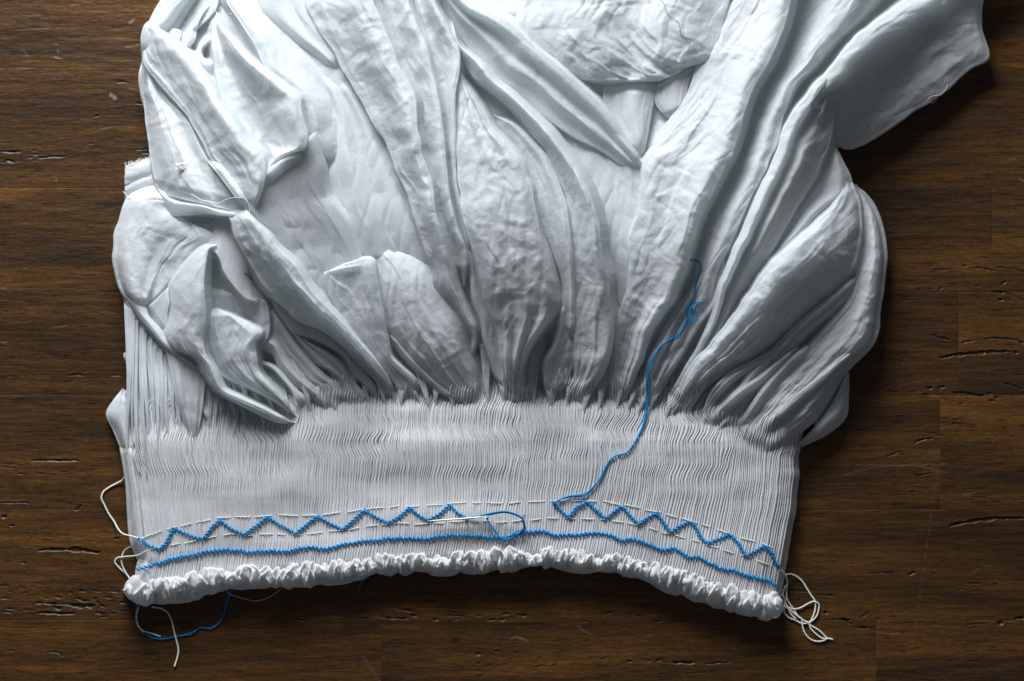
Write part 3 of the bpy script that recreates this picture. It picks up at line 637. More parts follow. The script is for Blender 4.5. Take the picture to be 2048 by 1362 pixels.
# crumpled lump at the top
fold([(930,-30),(945,0),(975,20),(1010,44)],[(1048,-30),(1046,0),(1038,40),(1030,56)],[80,84,90],[80,84,90],CUP,h=10,wr=.3)
fold([(1048,-60),(1045,0),(1036,45),(1076,96),(1117,137),(1160,158)],[(1480,-60),(1459,0),(1446,55),(1424,110),(1372,136),(1325,160)],[104,112,118,112,96],[96,104,104,104,100],((0,.2),(.2,.7),(.35,1),(.55,.5),(.75,.8),(1,.1)),h=36,amp=(.9,1,.9,.4),tB='T',wr=1.5,r=5)
fold([(1213,160),(1206,198),(1214,219),(1247,267),(1281,325)],[(1316,160),(1307,210),(1300,250),(1292,290),(1284,325)],[76,76,80,84],[80,80,84,84],((0,.2),(.3,.4),(.6,1),(1,0)),h=16,wr=.2)
fold([(1316,160),(1309,203),(1330,232),(1346,245)],[(1410,110),(1378,165),(1372,200),(1352,245)],[74,78,80],[80,84,84],DOME,h=10,wr=.15)
fold([(1286,322),(1300,262),(1325,236),(1348,240)],[(1290,328),(1318,292),(1345,262),(1360,245)],[66,60,60],[70,70,72],FLAT,h=0,wr=.1)
# broad band O
fold([(1480,-30),(1466,0),(1446,29),(1413,104),(1388,199),(1338,266),(1286,326),(1283,373),(1274,430),(1257,470),(1258,540),(1251,592),(1235,639),(1228,684),(1220,740),(1216,806)],
     [(1592,-30),(1583,0),(1566,66),(1541,120),(1508,174),(1491,224),(1471,290),(1450,340),(1425,390),(1396,456),(1384,498),(1365,561),(1348,605),(1324,636),(1303,674),(1285,725),(1262,776),(1250,806)],
     [88,88,92,96,92,84,72],[126,134,138,134,122,100,72],((0,.3),(.2,.35),(.45,.3),(.7,.8),(.88,1),(1,.6)),h=30,amp=(1,1,1,.9,.5),wr=1.3)
fold([(1430,0),(1408,60),(1392,130),(1372,190),(1330,250),(1290,320)],[(1462,0),(1444,35),(1416,104),(1392,199),(1345,262),(1292,322)],[92,90,88],[100,100,94],FLAT,h=0,wr=.1)
# panel between
fold([(1605,-30),(1580,30),(1545,120),(1505,200),(1475,290),(1432,390),(1398,460),(1376,540),(1350,610),(1325,655),(1295,725),(1270,806)],
     [(1772,-30),(1742,15),(1678,76),(1632,129),(1591,170),(1573,215),(1550,299),(1516,369),(1491,423),(1458,499),(1438,540),(1422,600),(1390,650),(1350,720),(1300,806)],
     [70,72,76,76,72],[84,94,104,104,94,74],((0,0),(.25,-.2),(.5,.5),(.75,1),(1,.6)),h=26,amp=(1,1,1,.8,.3),wr=.95)
fold([(1395,556),(1370,590),(1335,640),(1318,676),(1296,720),(1285,760),(1270,806)],[(1450,520),(1445,570),(1430,610),(1400,650),(1370,700),(1330,760),(1290,806)],[86,88,84,72],[92,98,90,74],((0,.3),(.2,.9),(.45,0),(.75,.3),(1,.6)),h=18,wr=.4,tT='S')
# ridge Q
fold([(1660,140),(1628,168),(1612,190),(1579,232),(1562,270),(1549,315),(1528,357),(1503,415),(1482,461),(1461,510),(1440,560),(1424,620),(1400,680),(1366,740),(1330,806)],
     [(1680,180),(1672,215),(1667,249),(1662,282),(1650,311),(1632,353),(1604,398),(1565,466),(1524,535),(1495,580),(1472,630),(1432,700),(1384,766),(1345,806)],
     [130,126,118,112,98,74],[120,116,104,96,86,74],((0,.6),(.18,1),(.35,.3),(.6,.75),(.8,.3),(1,0)),h=30,amp=(.7,1,1,.8,.4),wr=1.1)
fold([(1666,288),(1645,340),(1605,400),(1572,450),(1532,520),(1502,575)],[(1670,288),(1688,323),(1705,360),(1704,388),(1664,412),(1614,460),(1565,508),(1512,575)],[84,80,84],[84,86,90],((0,0),(.3,.2),(.7,1),(1,.4)),h=24,wr=.7)
# sleeve to the upper right
fold([(1872,-40),(1801,5),(1699,83),(1649,145),(1628,172),(1612,192)],[(1978,-40),(1967,0),(1966,55),(1976,121),(1948,136),(1896,180),(1840,217),(1760,270),(1720,293),(1692,299),(1668,286)],
     [128,130,132,124],[58,52,52,60],((0,.3),(.12,1),(.26,.85),(.42,.15),(.7,.1),(.9,.15),(1,0)),h=34,amp=(.7,1,1,.6),tB='T',wr=1.0,r=6)
fold([(1620,186),(1614,200),(1617,213),(1636,222),(1650,238)],[(1700,150),(1690,186),(1668,200),(1660,222),(1655,245)],[140,140,132],[120,120,116],LFT,h=12,wr=.2,r=4)
fold([(1790,10),(1830,45),(1850,60),(1866,58)],[(1815,-5),(1860,10),(1880,30),(1885,52)],[134,120,110],[122,112,104],CUP,h=10,wr=.2,r=3)
# right lobes
fold([(1708,372),(1722,420),(1722,480),(1712,540),(1700,590),(1660,640),(1615,690),(1560,750),(1520,800),(1490,846),(1470,890)],[(1710,370),(1728,382),(1745,401),(1763,438),(1774,480),(1772,549),(1768,595),(1760,627),(1760,652),(1751,682),(1699,739),(1642,792),(1592,834),(1545,872),(1500,905)],
     [70,80,88,88,80,70],[46,48,54,62,66,64],((0,.1),(.3,.6),(.6,1),(.85,.75),(1,0)),h=34,amp=(.5,1,1,1,.4),wr=1.1,r=8)
fold([(1684,384),(1662,410),(1611,460),(1570,499),(1528,538),(1498,582),(1463,634),(1422,682),(1380,732),(1362,764),(1350,796),(1354,824)],
     [(1700,350),(1712,380),(1722,410),(1725,445),(1722,490),(1710,535),(1680,566),(1640,596),(1600,634),(1556,676),(1512,712),(1472,738),(1432,762),(1398,792),(1370,826)],
     [118,124,126,118,98,72],[104,112,112,108,94,72],((0,.5),(.12,.9),(.35,1),(.6,.85),(.85,.5),(1,0)),h=40,amp=(.5,1,1,.9,.4),wr=1.3,r=6)
fold([(1716,548),(1672,582),(1631,616),(1590,650),(1545,695),(1506,730),(1476,772),(1448,812),(1424,850)],[(1716,568),(1690,604),(1650,640),(1612,672),(1575,716),(1545,752),(1508,792),(1478,832),(1450,868)],[100,104,100,88,68],[84,90,88,80,68],((0,.4),(.25,1),(.5,.3),(.75,.6),(1,0)),h=18,wr=.5)
fold([(1585,672),(1520,712),(1462,742),(1438,764),(1420,786),(1410,808),(1400,834),(1397,852)],[(1600,705),(1560,742),(1526,774),(1495,794),(1466,819),(1432,843),(1408,858)],[92,92,92,84,68],[86,86,80,68],((0,.6),(.15,.8),(.4,-.3),(.7,.9),(1,.3)),h=26,wr=.3)
fold([(1436,700),(1400,735),(1376,770),(1358,810),(1352,832)],[(1470,690),(1438,735),(1410,775),(1385,815),(1368,836)],[98,90,72],[100,90,72],TWO,h=14,wr=.5)
fold([(1718,690),(1660,732),(1605,772),(1562,806),(1532,836),(1512,872),(1500,908)],[(1720,708),(1694,742),(1656,806),(1634,838),(1592,872),(1552,896),(1522,916)],[88,92,92,84,68],[50,52,54,60],((0,.5),(.2,1),(.4,.4),(.6,.9),(.8,.5),(1,0)),h=26,wr=.8)
fold([(1694,740),(1668,800),(1632,850),(1600,884)],[(1699,748),(1698,790),(1693,834),(1660,866),(1622,886),(1604,894)],[44,46,44],[26,28,34],DOME,h=10,wr=.15)
fold([(1610,690),(1560,735),(1520,780),(1490,825),(1462,870)],[(1640,700),(1590,748),(1545,800),(1515,842),(1480,884)],[96,94,70],[96,94,70],LFT,h=14,wr=.3)
# dim fanned skirt at the left
SK = dict(wr=.35, r=2.5, sinkB=10, res=2.6)
gk = np.random.default_rng(8)
for i, xb in enumerate(np.arange(257, 478, 10.5)):
    xb = xb + gk.uniform(-2, 2); xt = np.interp(xb, [257, 300, 340, 400, 480], [254, 290, 325, 405, 500]) + gk.uniform(-4, 4)
    yt = np.interp(xb, [257, 300, 340, 400, 480], [590, 650, 690, 730, 790]); yb = gk.uniform(880, 960)
    wt = gk.uniform(14, 24); L = []; R = []
    for t in np.linspace(0, 1, 7):
        xx = xt + (xb - xt) * t ** 1.2 + 3 * math.sin(t * 5 + i) * t; yy = yt + (yb - yt) * t; ww = 2.4 + (wt - 2.4) * (1 - t) ** 1.25
        L.append((xx - ww / 2, yy)); R.append((xx + ww / 2, yy))
    z_ = gk.uniform(-3, 3)
    fold(L, R, [48 + z_, 56 + z_, 62 + z_, 62, 60], [52, 60, 66 + z_, 64, 60], RGT if gk.random() < .6 else LFT, h=9, sbl=100, **SK)
fold([(322,660),(340,740),(352,800),(366,840),(376,870),(380,895),(383,925)],[(412,700),(408,790),(402,840),(396,870),(391,895),(388,912),(385,927)],[64,70,72,64,58],[66,72,72,64,58],((0,.4),(.2,.9),(.5,.2),(.8,.6),(1,.2)),h=9,sbl=110,**SK)

fold([(245,777),(226,800),(212,826),(226,862),(238,892),(250,930)],[(250,780),(258,822),(262,860),(268,895),(272,930)],[16,18,30],[42,46,52],DOME,h=8,wr=.2,r=4)
fold([(236,880),(243,920),(250,965),(254,1030),(257,1070),(263,1096),(276,1122)],[(264,880),(268,930),(278,990),(284,1040),(288,1080),(292,1110),(296,1125)],[26,28,28],[52,52,50],DOME,h=8,wr=.1,r=6,name='side_seam')
fold([(276,1118),(271,1138),(270,1160),(276,1184)],[(296,1120),(300,1150),(304,1170),(306,1186)],[30,26],[48,48],DOME,h=8,wr=.1,r=6,name='side_seam')

# --- small gathers where the folds enter the pleats
g = np.random.default_rng(21)
for x0 in np.arange(425, 1500, 23):
    xb = x0 + g.uniform(-5, 5); yb = topy(xb) + g.uniform(2, 34)
    ln = g.uniform(85, 150); slant = np.interp(xb, [425, 700, 1000, 1250, 1500], [-.25, -.42, -.05, .25, .75]) + g.uniform(-.12, .12)
    wt = g.uniform(20, 38); wb = g.uniform(2, 3.5); bend = g.uniform(-7, 7)
    L = []; R = []
    for t in np.linspace(0, 1, 6):
        yy = yb - ln * (1 - t); xx = xb + slant * ln * (1 - t) + bend * math.sin(t * 6)*t
        ww = wb + (wt - wb) * (1 - t) ** 1.4
        L.append((xx - ww / 2, yy)); R.append((xx + ww / 2, yy))
    z0 = g.uniform(40, 54)
    fold(L, R, [z0, z0 + 12, 66, 62], [z0 - 4, z0 + 9, 65, 62], LFT if g.random() < .5 else RGT, h=9, amp=(1, 1, .5), wr=.12, r=2.5, res=2.4, tT='S', drop=30, sinkB=9, sbl=.45 * ln, zk=False)

# ------------------------------------------------------------------ the gathered cloth as one sheet
gxx, gyy = np.meshgrid(GX0 + np.arange(GNX) * GR, GY0 + np.arange(GNY) * GR, indexing='ij')
under_band = (gyy > 780) & (gyy < 960) & (gxx > 275) & (gxx < 1575)
sheet('under_layer', HF, GX0, GY0, GR, 3.5, 1.5, 6.0, M_smooth, under_band, inset=4)
# ------------------------------------------------------------------ pleated band
BL = [(275,1140),(305,1130),(340,1118),(370,1113),(400,1106),(440,1100),(470,1100),(500,1104),(530,1102),(580,1102),(620,1094),(650,1099),(680,1091),(720,1084),(770,1078),(800,1076),(830,1078),(860,1077),(900,1070),(930,1072),(960,1072),(990,1075),(1010,1077),(1030,1070),(1055,1063),(1085,1062),(1110,1071),(1161,1068),(1202,1066),(1223,1071),(1243,1081),(1264,1077),(1284,1083),(1305,1092),(1328,1102),(1342,1097),(1356,1100),(1379,1115),(1389,1112),(1408,1120),(1441,1137),(1469,1142),(1500,1154),(1520,1157),(1543,1163),(1562,1177)]
blx, bly = np.array(BL, float).T
def blue_y(x): return np.interp(x, blx, bly)
def root_y(x): return np.interp(x, [262,300,400,500,600,800,1000,1150,1300,1400,1500,1565], [1172,1160,1140,1132,1124,1108,1098,1098,1120,1150,1182,1200])
NP_ = 258; SUB = 7
pw = 1 + .42 * np.random.default_rng(5).uniform(-1, 1, NP_); pe = np.concatenate([[0], np.cumsum(pw)]); pe /= pe[-1]
us = []; ph_ = []; pid = []
for i in range(NP_):
    for k in range(SUB):
        us.append(pe[i] + (pe[i + 1] - pe[i]) * k / SUB); ph_.append(k / SUB); pid.append(i)
us = np.array(us + [1.0]); ph_ = np.array(ph_ + [0.0]); pid = np.array(pid + [NP_ - 1])
NR = 205
tt = np.linspace(0, 1, NR)
yl = 715 + (1178 - 715) * tt
xl = np.interp(yl, [760, 830, 880, 960, 1050, 1110, 1180], [252, 250, 250, 262, 272, 280, 270])
yr0 = 715 + (1204 - 715) * tt
xr = np.interp(yr0, [760, 880, 950, 1000, 1040, 1130, 1170, 1204], [1612, 1606, 1601, 1594, 1586, 1570, 1565, 1558])
U, T = np.meshgrid(us, tt)
xbend = xl[:, None] + (xr - xl)[:, None] * U
yb_ = root_y(xbend)
Yb = 705 + (yb_ + 20 - 705) * T
# pleats lean outward at the upper right and left
lean = np.interp(U, [0, .12, .5, .75, .9, 1], [0, .02, .0, .03, .10, .0])
Xb = xbend + lean * (1 - T) ** 1.4 * 260
amp_w = np.interp(Yb, [780, 860, 960, 1040, 1120], [10, 9, 4.5, 1.0, 1.2])
chunk = vnoise(U * 17, 0 * U + 3, 4)
wig = vnoise(Xb / 105 + .9 * chunk, Yb / 34, 11) + .32 * vnoise(Xb / 60, Yb / 17, 13)
Xb = Xb + amp_w * wig
perp = np.random.default_rng(9).uniform(-1, 1, NP_)
Xb = Xb + (perp[pid][None, :] * np.interp(Yb, [780, 900, 1000, 1180], [1.3, .8, .35, .5])) * vnoise(0 * U + pid[None] * 7.7, Yb / 30, 15) * 2
ed = np.interp(U, [0, .012, .04, .5, .965, .99, 1], [.45, .75, .95, 1, .95, .7, .2])
base = np.interp(Yb, [730, 770, 820, 880, 1000, 1100, 1200], [42, 57, 65, 66, 57, 56, 52]) * ed
base = base - 14 * np.clip((Yb - yb_ - 2) / 18, 0, 1) ** 2
base = base + 4 * vnoise(Xb / 120, Yb / 70, 17) + 1.6 * vnoise(Xb / 60, Yb / 40, 18) * np.interp(Yb, [780, 900, 990, 1030], [1, 1, .6, 0])
HS = HF.copy(); HS[HS < -40] = 30.0
HS = blur(HS, 2.4) + 13.5
def samp(x, y):
    i = np.clip((x - GX0) / GR, 0, GNX - 2); j = np.clip((y - GY0) / GR, 0, GNY - 2)
    k = i.astype(int); l = j.astype(int); a_ = i - k; b_ = j - l
    return (HS[k, l] * (1 - a_) + HS[k + 1, l] * a_) * (1 - b_) + (HS[k, l + 1] * (1 - a_) + HS[k + 1, l + 1] * a_) * b_
ft = topy(Xb); yf = ft - 38 + 26 * vnoise(Xb / 34, 0 * Yb, 61) + 9 * vnoise(pid[None] * 1.9 + 0 * Yb, 0 * Yb, 63)
follow = samp(Xb, Yb) + np.interp((Yb - yf) / 34, [-1, 0, 1], [-9, 1.2, 3.0])
wf_ = np.clip((ft + 30 - Yb) / 44, 0, 1); wf_ = wf_ * wf_ * (3 - 2 * wf_) * np.clip((Xb - 596) / 40, 0, 1) * np.clip((1590 - Xb) / 20, 0, 1)
base = np.where(wf_ > 0, base * (1 - wf_) + np.maximum(follow, base - 4) * wf_, base)
pd = (3.2 + 1.3 * np.random.default_rng(15).uniform(-1, 1, NP_))[pid][None]
shape = (np.clip(1 - np.abs(2 * ph_ - 1) ** 2.6, 0, 1) ** .6)[None]
gap = np.clip(vnoise(pid[None] * 3.3 + 0 * U, Yb / 45, 19) - .25, 0, 1) * np.interp(Yb, [800, 900, 1000, 1100], [16, 9, 4, 5])
Zb = base + pd * (shape - 1) * np.interp(Yb, [780, 880, 1000], [1.7, 1.25, .95]) - gap * (1 - shape)**1.0 + (perp[pid][None]) * 1.2 * vnoise(pid[None] * 1.7 + 0 * U, Yb / 60, 23)
me = make_mesh('pleated_band', W3(np.stack([Xb, Yb, Zb], -1)), grid_faces(NR, len(us)))
link('pleated_band', me, M_pleat, gar)

def band_z(x, y):
    """height of the top of the pleats"""
    b = np.interp(y, [745, 820, 880, 1000, 1100, 1200], [56, 64, 66, 57, 56, 52]) + 4 * vnoise(np.asarray(x) / 120, np.asarray(y) / 70, 17)
    xl_ = np.interp(y, [760, 830, 880, 960, 1050, 1110, 1180], [252, 250, 250, 262, 272, 280, 270]); xr_ = np.interp(y, [760, 880, 950, 1000, 1040, 1130, 1170, 1204], [1612, 1606, 1601, 1594, 1586, 1570, 1565, 1558])
    uu = (np.asarray(x) - xl_) / (xr_ - xl_)
    return b * np.interp(uu, [0, .012, .04, .5, .965, .99, 1], [.45, .75, .95, 1, .95, .7, .2])

# ------------------------------------------------------------------ ruffle
def tube_arrays(P, rad, k=6):
    P = W3(np.asarray(P, float)); n = len(P)
    T_ = np.gradient(P, axis=0); T_ /= np.linalg.norm(T_, axis=1, keepdims=True) + 1e-12
    up = np.array([0, 0, 1.0]); Nn = np.cross(T_, up); l = np.linalg.norm(Nn, axis=1, keepdims=True)
    Nn = np.where(l > 1e-6, Nn / (l + 1e-12), np.array([1.0, 0, 0])); Bn = np.cross(Nn, T_)
    rad = (np.ones(n) * rad)[:, None, None] * S
    an = np.linspace(0, 2 * math.pi, k, endpoint=False)
    V = P[:, None] + rad * (np.cos(an)[None, :, None] * Nn[:, None] + np.sin(an)[None, :, None] * Bn[:, None])
    i, j = np.meshgrid(np.arange(n - 1), np.arange(k), indexing='ij')
    a = (i * k + j).ravel(); b = (i * k + (j + 1) % k).ravel()
    F = np.stack([a, b, b + k, a + k], 1)
    return V.reshape(-1, 3), F
def bottom_y(x): return np.interp(x, [246,262,290,330,380,440,490,560,620,660,720,790,840,900,960,1010,1060,1110,1140,1200,1280,1340,1400,1460,1520,1545,1566],
                                     [1176,1200,1212,1212,1200,1190,1176,1176,1174,1168,1156,1151,1148,1151,1147,1146,1138,1137,1145,1143,1160,1182,1205,1222,1242,1240,1224])
def ruffle(seed, x0, x1, nf, rootoff, tipoff, zroot, A, B, lift, curl, name='ruffle'):
    gg = np.random.default_rng(seed)
    # uneven fold widths
    wf = 1 + .45 * gg.uniform(-1, 1, nf); ce = np.concatenate([[0], np.cumsum(wf)]); ce /= ce[-1]
    per = 44
    a = []; s = []; fid = []
    for i in range(nf):
        for k in range(per):
            s.append(ce[i] + (ce[i+1]-ce[i]) * k / per); a.append(2 * math.pi * k / per); fid.append(i)
    s = np.array(s); a = np.array(a); fid = np.array(fid)
    Am = (A * (1 + .4 * gg.uniform(-1, 1, nf)))[fid]; Bm = (B * (1 + .35 * gg.uniform(-1, 1, nf)))[fid]
    Ln = 1 + .16 * gg.uniform(-1, 1, nf); Lnf = Ln[fid]
    sk = gg.uniform(-.9, .9, nf)[fid]; lf = (lift * (1 + .5 * gg.uniform(-1, 1, nf)))[fid]; tw = gg.uniform(-7, 7, nf)[fid]
    def sm(q, k=9):
        ker = np.hanning(k + 2)[1:-1]; ker /= ker.sum(); return np.convolve(np.pad(q, (k, k), 'edge'), ker, 'same')[k:-k]
    Am, Bm, Lnf, sk, lf, tw = [sm(q, 25) for q in (Am, Bm, Lnf, sk, lf, tw)]
    nv = 26; vv = np.linspace(0, 1, nv)[:, None]
    xb = x0 + (x1 - x0) * s
    ry = root_y(xb) + rootoff; by = bottom_y(xb) + tipoff
    ln = (by - ry) * Lnf
    slope = np.gradient(by, xb); slope = sm(slope, 41)
    nrm = np.sqrt(1 + slope ** 2); tx = 1 / nrm; ty = slope / nrm
    crest = .5 + .5 * np.cos(a + .5 * sk)[None]
    grow = np.clip(vv * 1.15, 0, 1) ** .8
    tang = grow * (Bm * np.sin(2 * a + sk) + .3 * Bm * np.sin(a))[None] + tw[None] * vv * crest
    bulge = np.sin(np.clip(vv, 0, 1) * math.pi * .62)
    c2 = np.clip((vv - .42) / .58, 0, 1) ** 1.5
    outd = ln[None] * np.sin(vv * 1.35) / math.sin(1.35) * (.84 + .16 * (crest if curl < 6 else 1 - crest)) - curl * c2 * crest
    Z = zroot * (1 - (.8 if curl < 6 else .22) * vv ** 1.6) + grow * Am[None] * np.cos(a + .5 * sk)[None] + lf[None] * bulge * (.35 + .65 * crest) \
        + curl * .55 * c2 * crest
    X = xb[None] + tang * tx[None] - outd * ty[None] * .6
    Y = ry[None] + outd + tang * ty[None]
    Z = Z + 1.6 * vnoise(X / 11, Y / 11, seed); X = X + 1.5 * vnoise(X / 17, Y / 17, seed + 1) * vv
    # fine pleats at the root
    Z = Z + (1 - vv) ** 2 * 1.2 * np.cos(a * 6)[None]
    Z = np.maximum(Z, 2.5)
    splat(X, Y, Z, True, 4)
ruffle(31, 256, 1562, 58, -2, 0, 44, 7, 8, 5, 3)
def petal(xc, yr, ang, ln, W, z0, zt, trough, tilt, seed):
    nv, nu = 15, 17
    v = np.linspace(0, 1, nv)[:, None]; u = np.linspace(-1, 1, nu)[None]
    w_ = 2.5 + (W - 2.5) * np.sin(np.minimum(v * 1.25, 1) * math.pi / 2) ** .9
    bcr = w_ * u * (1 + .12 * vnoise(v * 3, u * 2, seed)) + tilt * 4 * v * v
    al = ln * (v - .16 * v * v * np.abs(u) ** 2.2 + .05 * v * vnoise(u * 2.2, 0 * v + seed, seed))
    prof_ = (np.abs(u) ** 1.8 if trough else (1 - np.abs(u) ** 2.2) * .95 - .3)
    Z = z0 + (zt - z0) * v ** 1.6 + 14.0 * np.minimum(v * 1.6, 1) * prof_ + tilt * 5 * u * v + 2.6 * v * np.sin(3.3 * u + seed * 1.7)
    Z = Z + 3 * np.sin(v * math.pi) + 1.3 * crumple(X0 := xc + bcr * 1.6, yr + al * 1.6 + seed * 50, seed % 5)
    Z = Z - (0 if trough else 1) * 7 * np.clip((v - .8) / .2, 0, 1) ** 2
    Z = np.maximum(Z, 4)
    ca, sa = math.cos(ang), math.sin(ang)
    X = xc + bcr * ca - al * sa; Y = yr + bcr * sa + al * ca
    P = np.stack([X, Y, Z], -1)
    splat(X, Y, Z, True, 5)
    if trough and seed % 2:
        rim = np.concatenate([P[6:-1, 0], P[-1, :], P[6:-1, -1][::-1]]); RIMS.append(rim + np.array([0, 0, 1.2]))
RIMS = []
gp = np.random.default_rng(58)
pet = []
x = 262.0
while x < 1556:
    pet.append(x); x += gp.uniform(8, 15)
order = gp.permutation(len(pet))
for k in order:
    xc = pet[k] + gp.uniform(-3, 3); sl = (bottom_y(xc + 12) - bottom_y(xc - 12)) / 24
    ang = math.atan(sl) * .8 + gp.uniform(-.28, .28)
    yr = root_y(xc) + gp.uniform(-12, 12)
    lo = gp.random()
    yt = bottom_y(xc - (bottom_y(xc) - yr) * math.sin(ang)) - 1 - (gp.uniform(0, 9) if lo < .55 else gp.uniform(9, 30))
    ln = (yt - yr) / math.cos(ang)
    petal(xc, yr, ang, max(24, ln * 1.06), gp.uniform(7, 14), 52 + gp.uniform(-2, 3), gp.uniform(28, 38) if lo < .55 else gp.uniform(40, 50), gp.random() < .75, gp.uniform(-1, 1), int(gp.integers(0, 90)))

# corner curls at both ends of the ruffle
fold([(262,1150),(252,1160),(246,1168),(252,1190),(262,1204),(285,1213)],[(285,1150),(290,1165),(296,1175),(298,1190),(300,1205),(302,1212)],[46,40,30],[56,52,34],DOME,h=14,amp=(1,1,1,1),wr=.3,r=4,mat=M_ruf,tB='T',tT='T')
fold([(1538,1180),(1530,1200),(1520,1220),(1512,1238)],[(1560,1184),(1564,1205),(1563,1226),(1540,1243)],[56,52,30],[46,36,24],DOME,h=14,amp=(1,1,1,1),wr=.3,r=4,mat=M_ruf,tB='T',tT='T')

def tubes(name, paths, mat, parent=None, k=6):
    Vs = []; Fs = []; off = 0
    for P, r_ in paths:
        V, F = tube_arrays(P, r_, k); Vs.append(V); Fs.append(F + off); off += len(V)
    return link(name, make_mesh(name, np.concatenate(Vs), np.concatenate(Fs)), mat, parent)
def plies(P, r_, n=None, twist=9.0, sep=None, count=2):
    """a thread as twisted plies"""
    P = np.asarray(P, float)
    l = np.sqrt((np.diff(P, axis=0) ** 2).sum(1)).sum(); n = n or max(12, int(l / 2.2))
    C = catmull(P, n); s = np.linspace(0, l, n); out = []
    d = np.gradient(C, axis=0); d /= np.linalg.norm(d, axis=1, keepdims=True) + 1e-9
    px = np.stack([-d[:, 1], d[:, 0], 0 * s], 1); pz = np.cross(d, px)
    sep = sep if sep is not None else r_ * .62
    for c in range(count):
        a = s / twist * 2 * math.pi + c * 2 * math.pi / count
        out.append((C + sep * (np.cos(a)[:, None] * px + np.sin(a)[:, None] * pz), r_ * .68))
    return out

sheet('ruffle', RF, RX0, RY0, RR, 6.5, .6, 6.0, M_ruf, iters=14)
for i, rm in enumerate(RIMS):
    V_, F_ = tube_arrays(rm, 1.0, 6); link('rolled_hem', make_mesh('rolled_hem', V_, F_), M_ruf, gar)
# blue cable stitches: every stitch a little slanted barrel over one pair of pleats
def bead(cx, cy, cz, ang, ln, rd, k=6, nr=6):
    t = np.linspace(-1, 1, nr); rr_ = rd * np.sqrt(np.clip(1 - t ** 2, 0.05, 1)) ** .7
    c, s_ = math.cos(ang), math.sin(ang)
    P = np.stack([cx + c * t * ln / 2, cy + s_ * t * ln / 2, cz + 1.0 * (1 - t ** 2) - .3], 1)
    return (P, rr_)
def stitch_row(pts, step, name, gg, rad_=1.8):
    P = np.asarray(pts, float); d = np.hypot(*np.diff(P, axis=0).T); t = np.concatenate([[0], np.cumsum(d)])
    q = np.arange(0, t[-1], step); xs = np.interp(q, t, P[:, 0]); ys = np.interp(q, t, P[:, 1])
    paths = []
    for i, (x, y) in enumerate(zip(xs, ys)):
        k = min(np.searchsorted(t, q[i], side='right') - 1, len(P) - 2); dx, dy = P[k + 1] - P[k]
        ang = math.atan2(dy, dx)
        side_ = 1 if i % 2 else -1
        ox, oy = -math.sin(ang) * 1.1 * side_, math.cos(ang) * 1.1 * side_
        paths.append(bead(x + ox + gg.uniform(-.3, .3), y + oy + gg.uniform(-.4, .4), max(float(band_z(x, y)), 57.0 if x < 312 else 0) + 2.6 + .5 * side_, ang + .95 + gg.uniform(-.18, .18), step * 2.0, rad_ * .82 + gg.uniform(-.15, .2)))
    paths.append((np.stack([xs, ys, band_z(xs, ys) + 1.0], 1), 1.15))
    o = tubes(name, paths, M_blue, gar); o['kind'] = 'stuff'
    return o
gs = np.random.default_rng(77)
ZIG1 = [(277,1078),(295,1090),(318,1099),(333,1085),(347,1056),(372,1068),(397,1077),(408,1076),(425,1053),(440,1040),(462,1058),(488,1069),(512,1052),(535,1034),(560,1050),(591,1067),(612,1050),(635,1032),(660,1047),(685,1059),(706,1041),(728,1020),(750,1033),(775,1046),(796,1035),(820,1015),(836,1030),(855,1041),(878,1029),(899,1009),(914,1025),(933,1037)]
ZIG2 = [(1105,1005),(1122,1021),(1138,1035),(1152,1015),(1175,1004),(1192,1020),(1211,1038),(1226,1025),(1244,1012),(1260,1030),(1277,1049),(1294,1036),(1313,1026),(1327,1044),(1341,1065),(1358,1053),(1379,1043),(1391,1052),(1402,1076),(1415,1087),(1437,1078),(1459,1068),(1476,1085),(1492,1112),(1510,1103),(1530,1091),(1542,1104),(1549,1122),(1560,1136),(1568,1126)]
BLt = [(x, y + 1.5 * vnoise(x / 9, 0.0, 3)) for x, y in zip(np.arange(274, 1562, 4.0), blue_y(np.arange(274, 1562, 4.0)))]
stitch_row(BLt, 4.3, 'cable_stitching', gs, 2.05)
stitch_row(ZIG1, 4.1, 'zigzag_stitching', gs)
stitch_row(ZIG2, 4.1, 'zigzag_stitching', gs)

# cream basting dashes
ROWA = [(286,1074),(330,1060),(370,1049),(400,1042),(440,1035),(500,1033),(560,1031),(640,1031),(690,1024),(740,1017),(790,1013),(850,1012),(900,1007),(950,1005),(1000,1007),(1050,1003),(1105,1001),(1160,1001),(1210,1003),(1260,1012),(1300,1021),(1330,1028),(1370,1039),(1400,1048),(1440,1061),(1480,1076),(1520,1084),(1550,1098),(1566,1106)]
ROWB = [(300,1100),(330,1094),(360,1088),(395,1080),(430,1072),(460,1068),(490,1071),(540,1068),(600,1070),(650,1064),(690,1060),(720,1054),(770,1049),(800,1047),(830,1049),(870,1046),(950,1042),(1000,1043),(1060,1040),(1110,1036),(1160,1037),(1210,1040),(1260,1048),(1300,1056),(1340,1068),(1380,1078),(1420,1092),(1460,1104),(1500,1116),(1550,1134)]
gb = np.random.default_rng(5)
for row, lo, hi in ((ROWA, 20, 42), (ROWB, 18, 36)):
    P = np.asarray(row, float); x = P[0, 0]
    while x < P[-1, 0] - 8:
        ln = gb.uniform(lo, hi) * (1.0 if x < 900 else .85)
        xs = np.linspace(x, min(x + ln, P[-1, 0]), 9); ys = np.interp(xs, P[:, 0], P[:, 1]) + np.linspace(gb.uniform(-1.5, 1.5), gb.uniform(-1.5, 1.5), 9)
        zz = band_z(xs, ys) + np.array([.2, .8, 1.3, 1.5, 1.5, 1.5, 1.3, .8, .2])
        tubes('basting_stitch', [(np.stack([xs, ys, zz - .3], 1), .85)], M_cream, gar)
        x += ln + gb.uniform(7, 14)

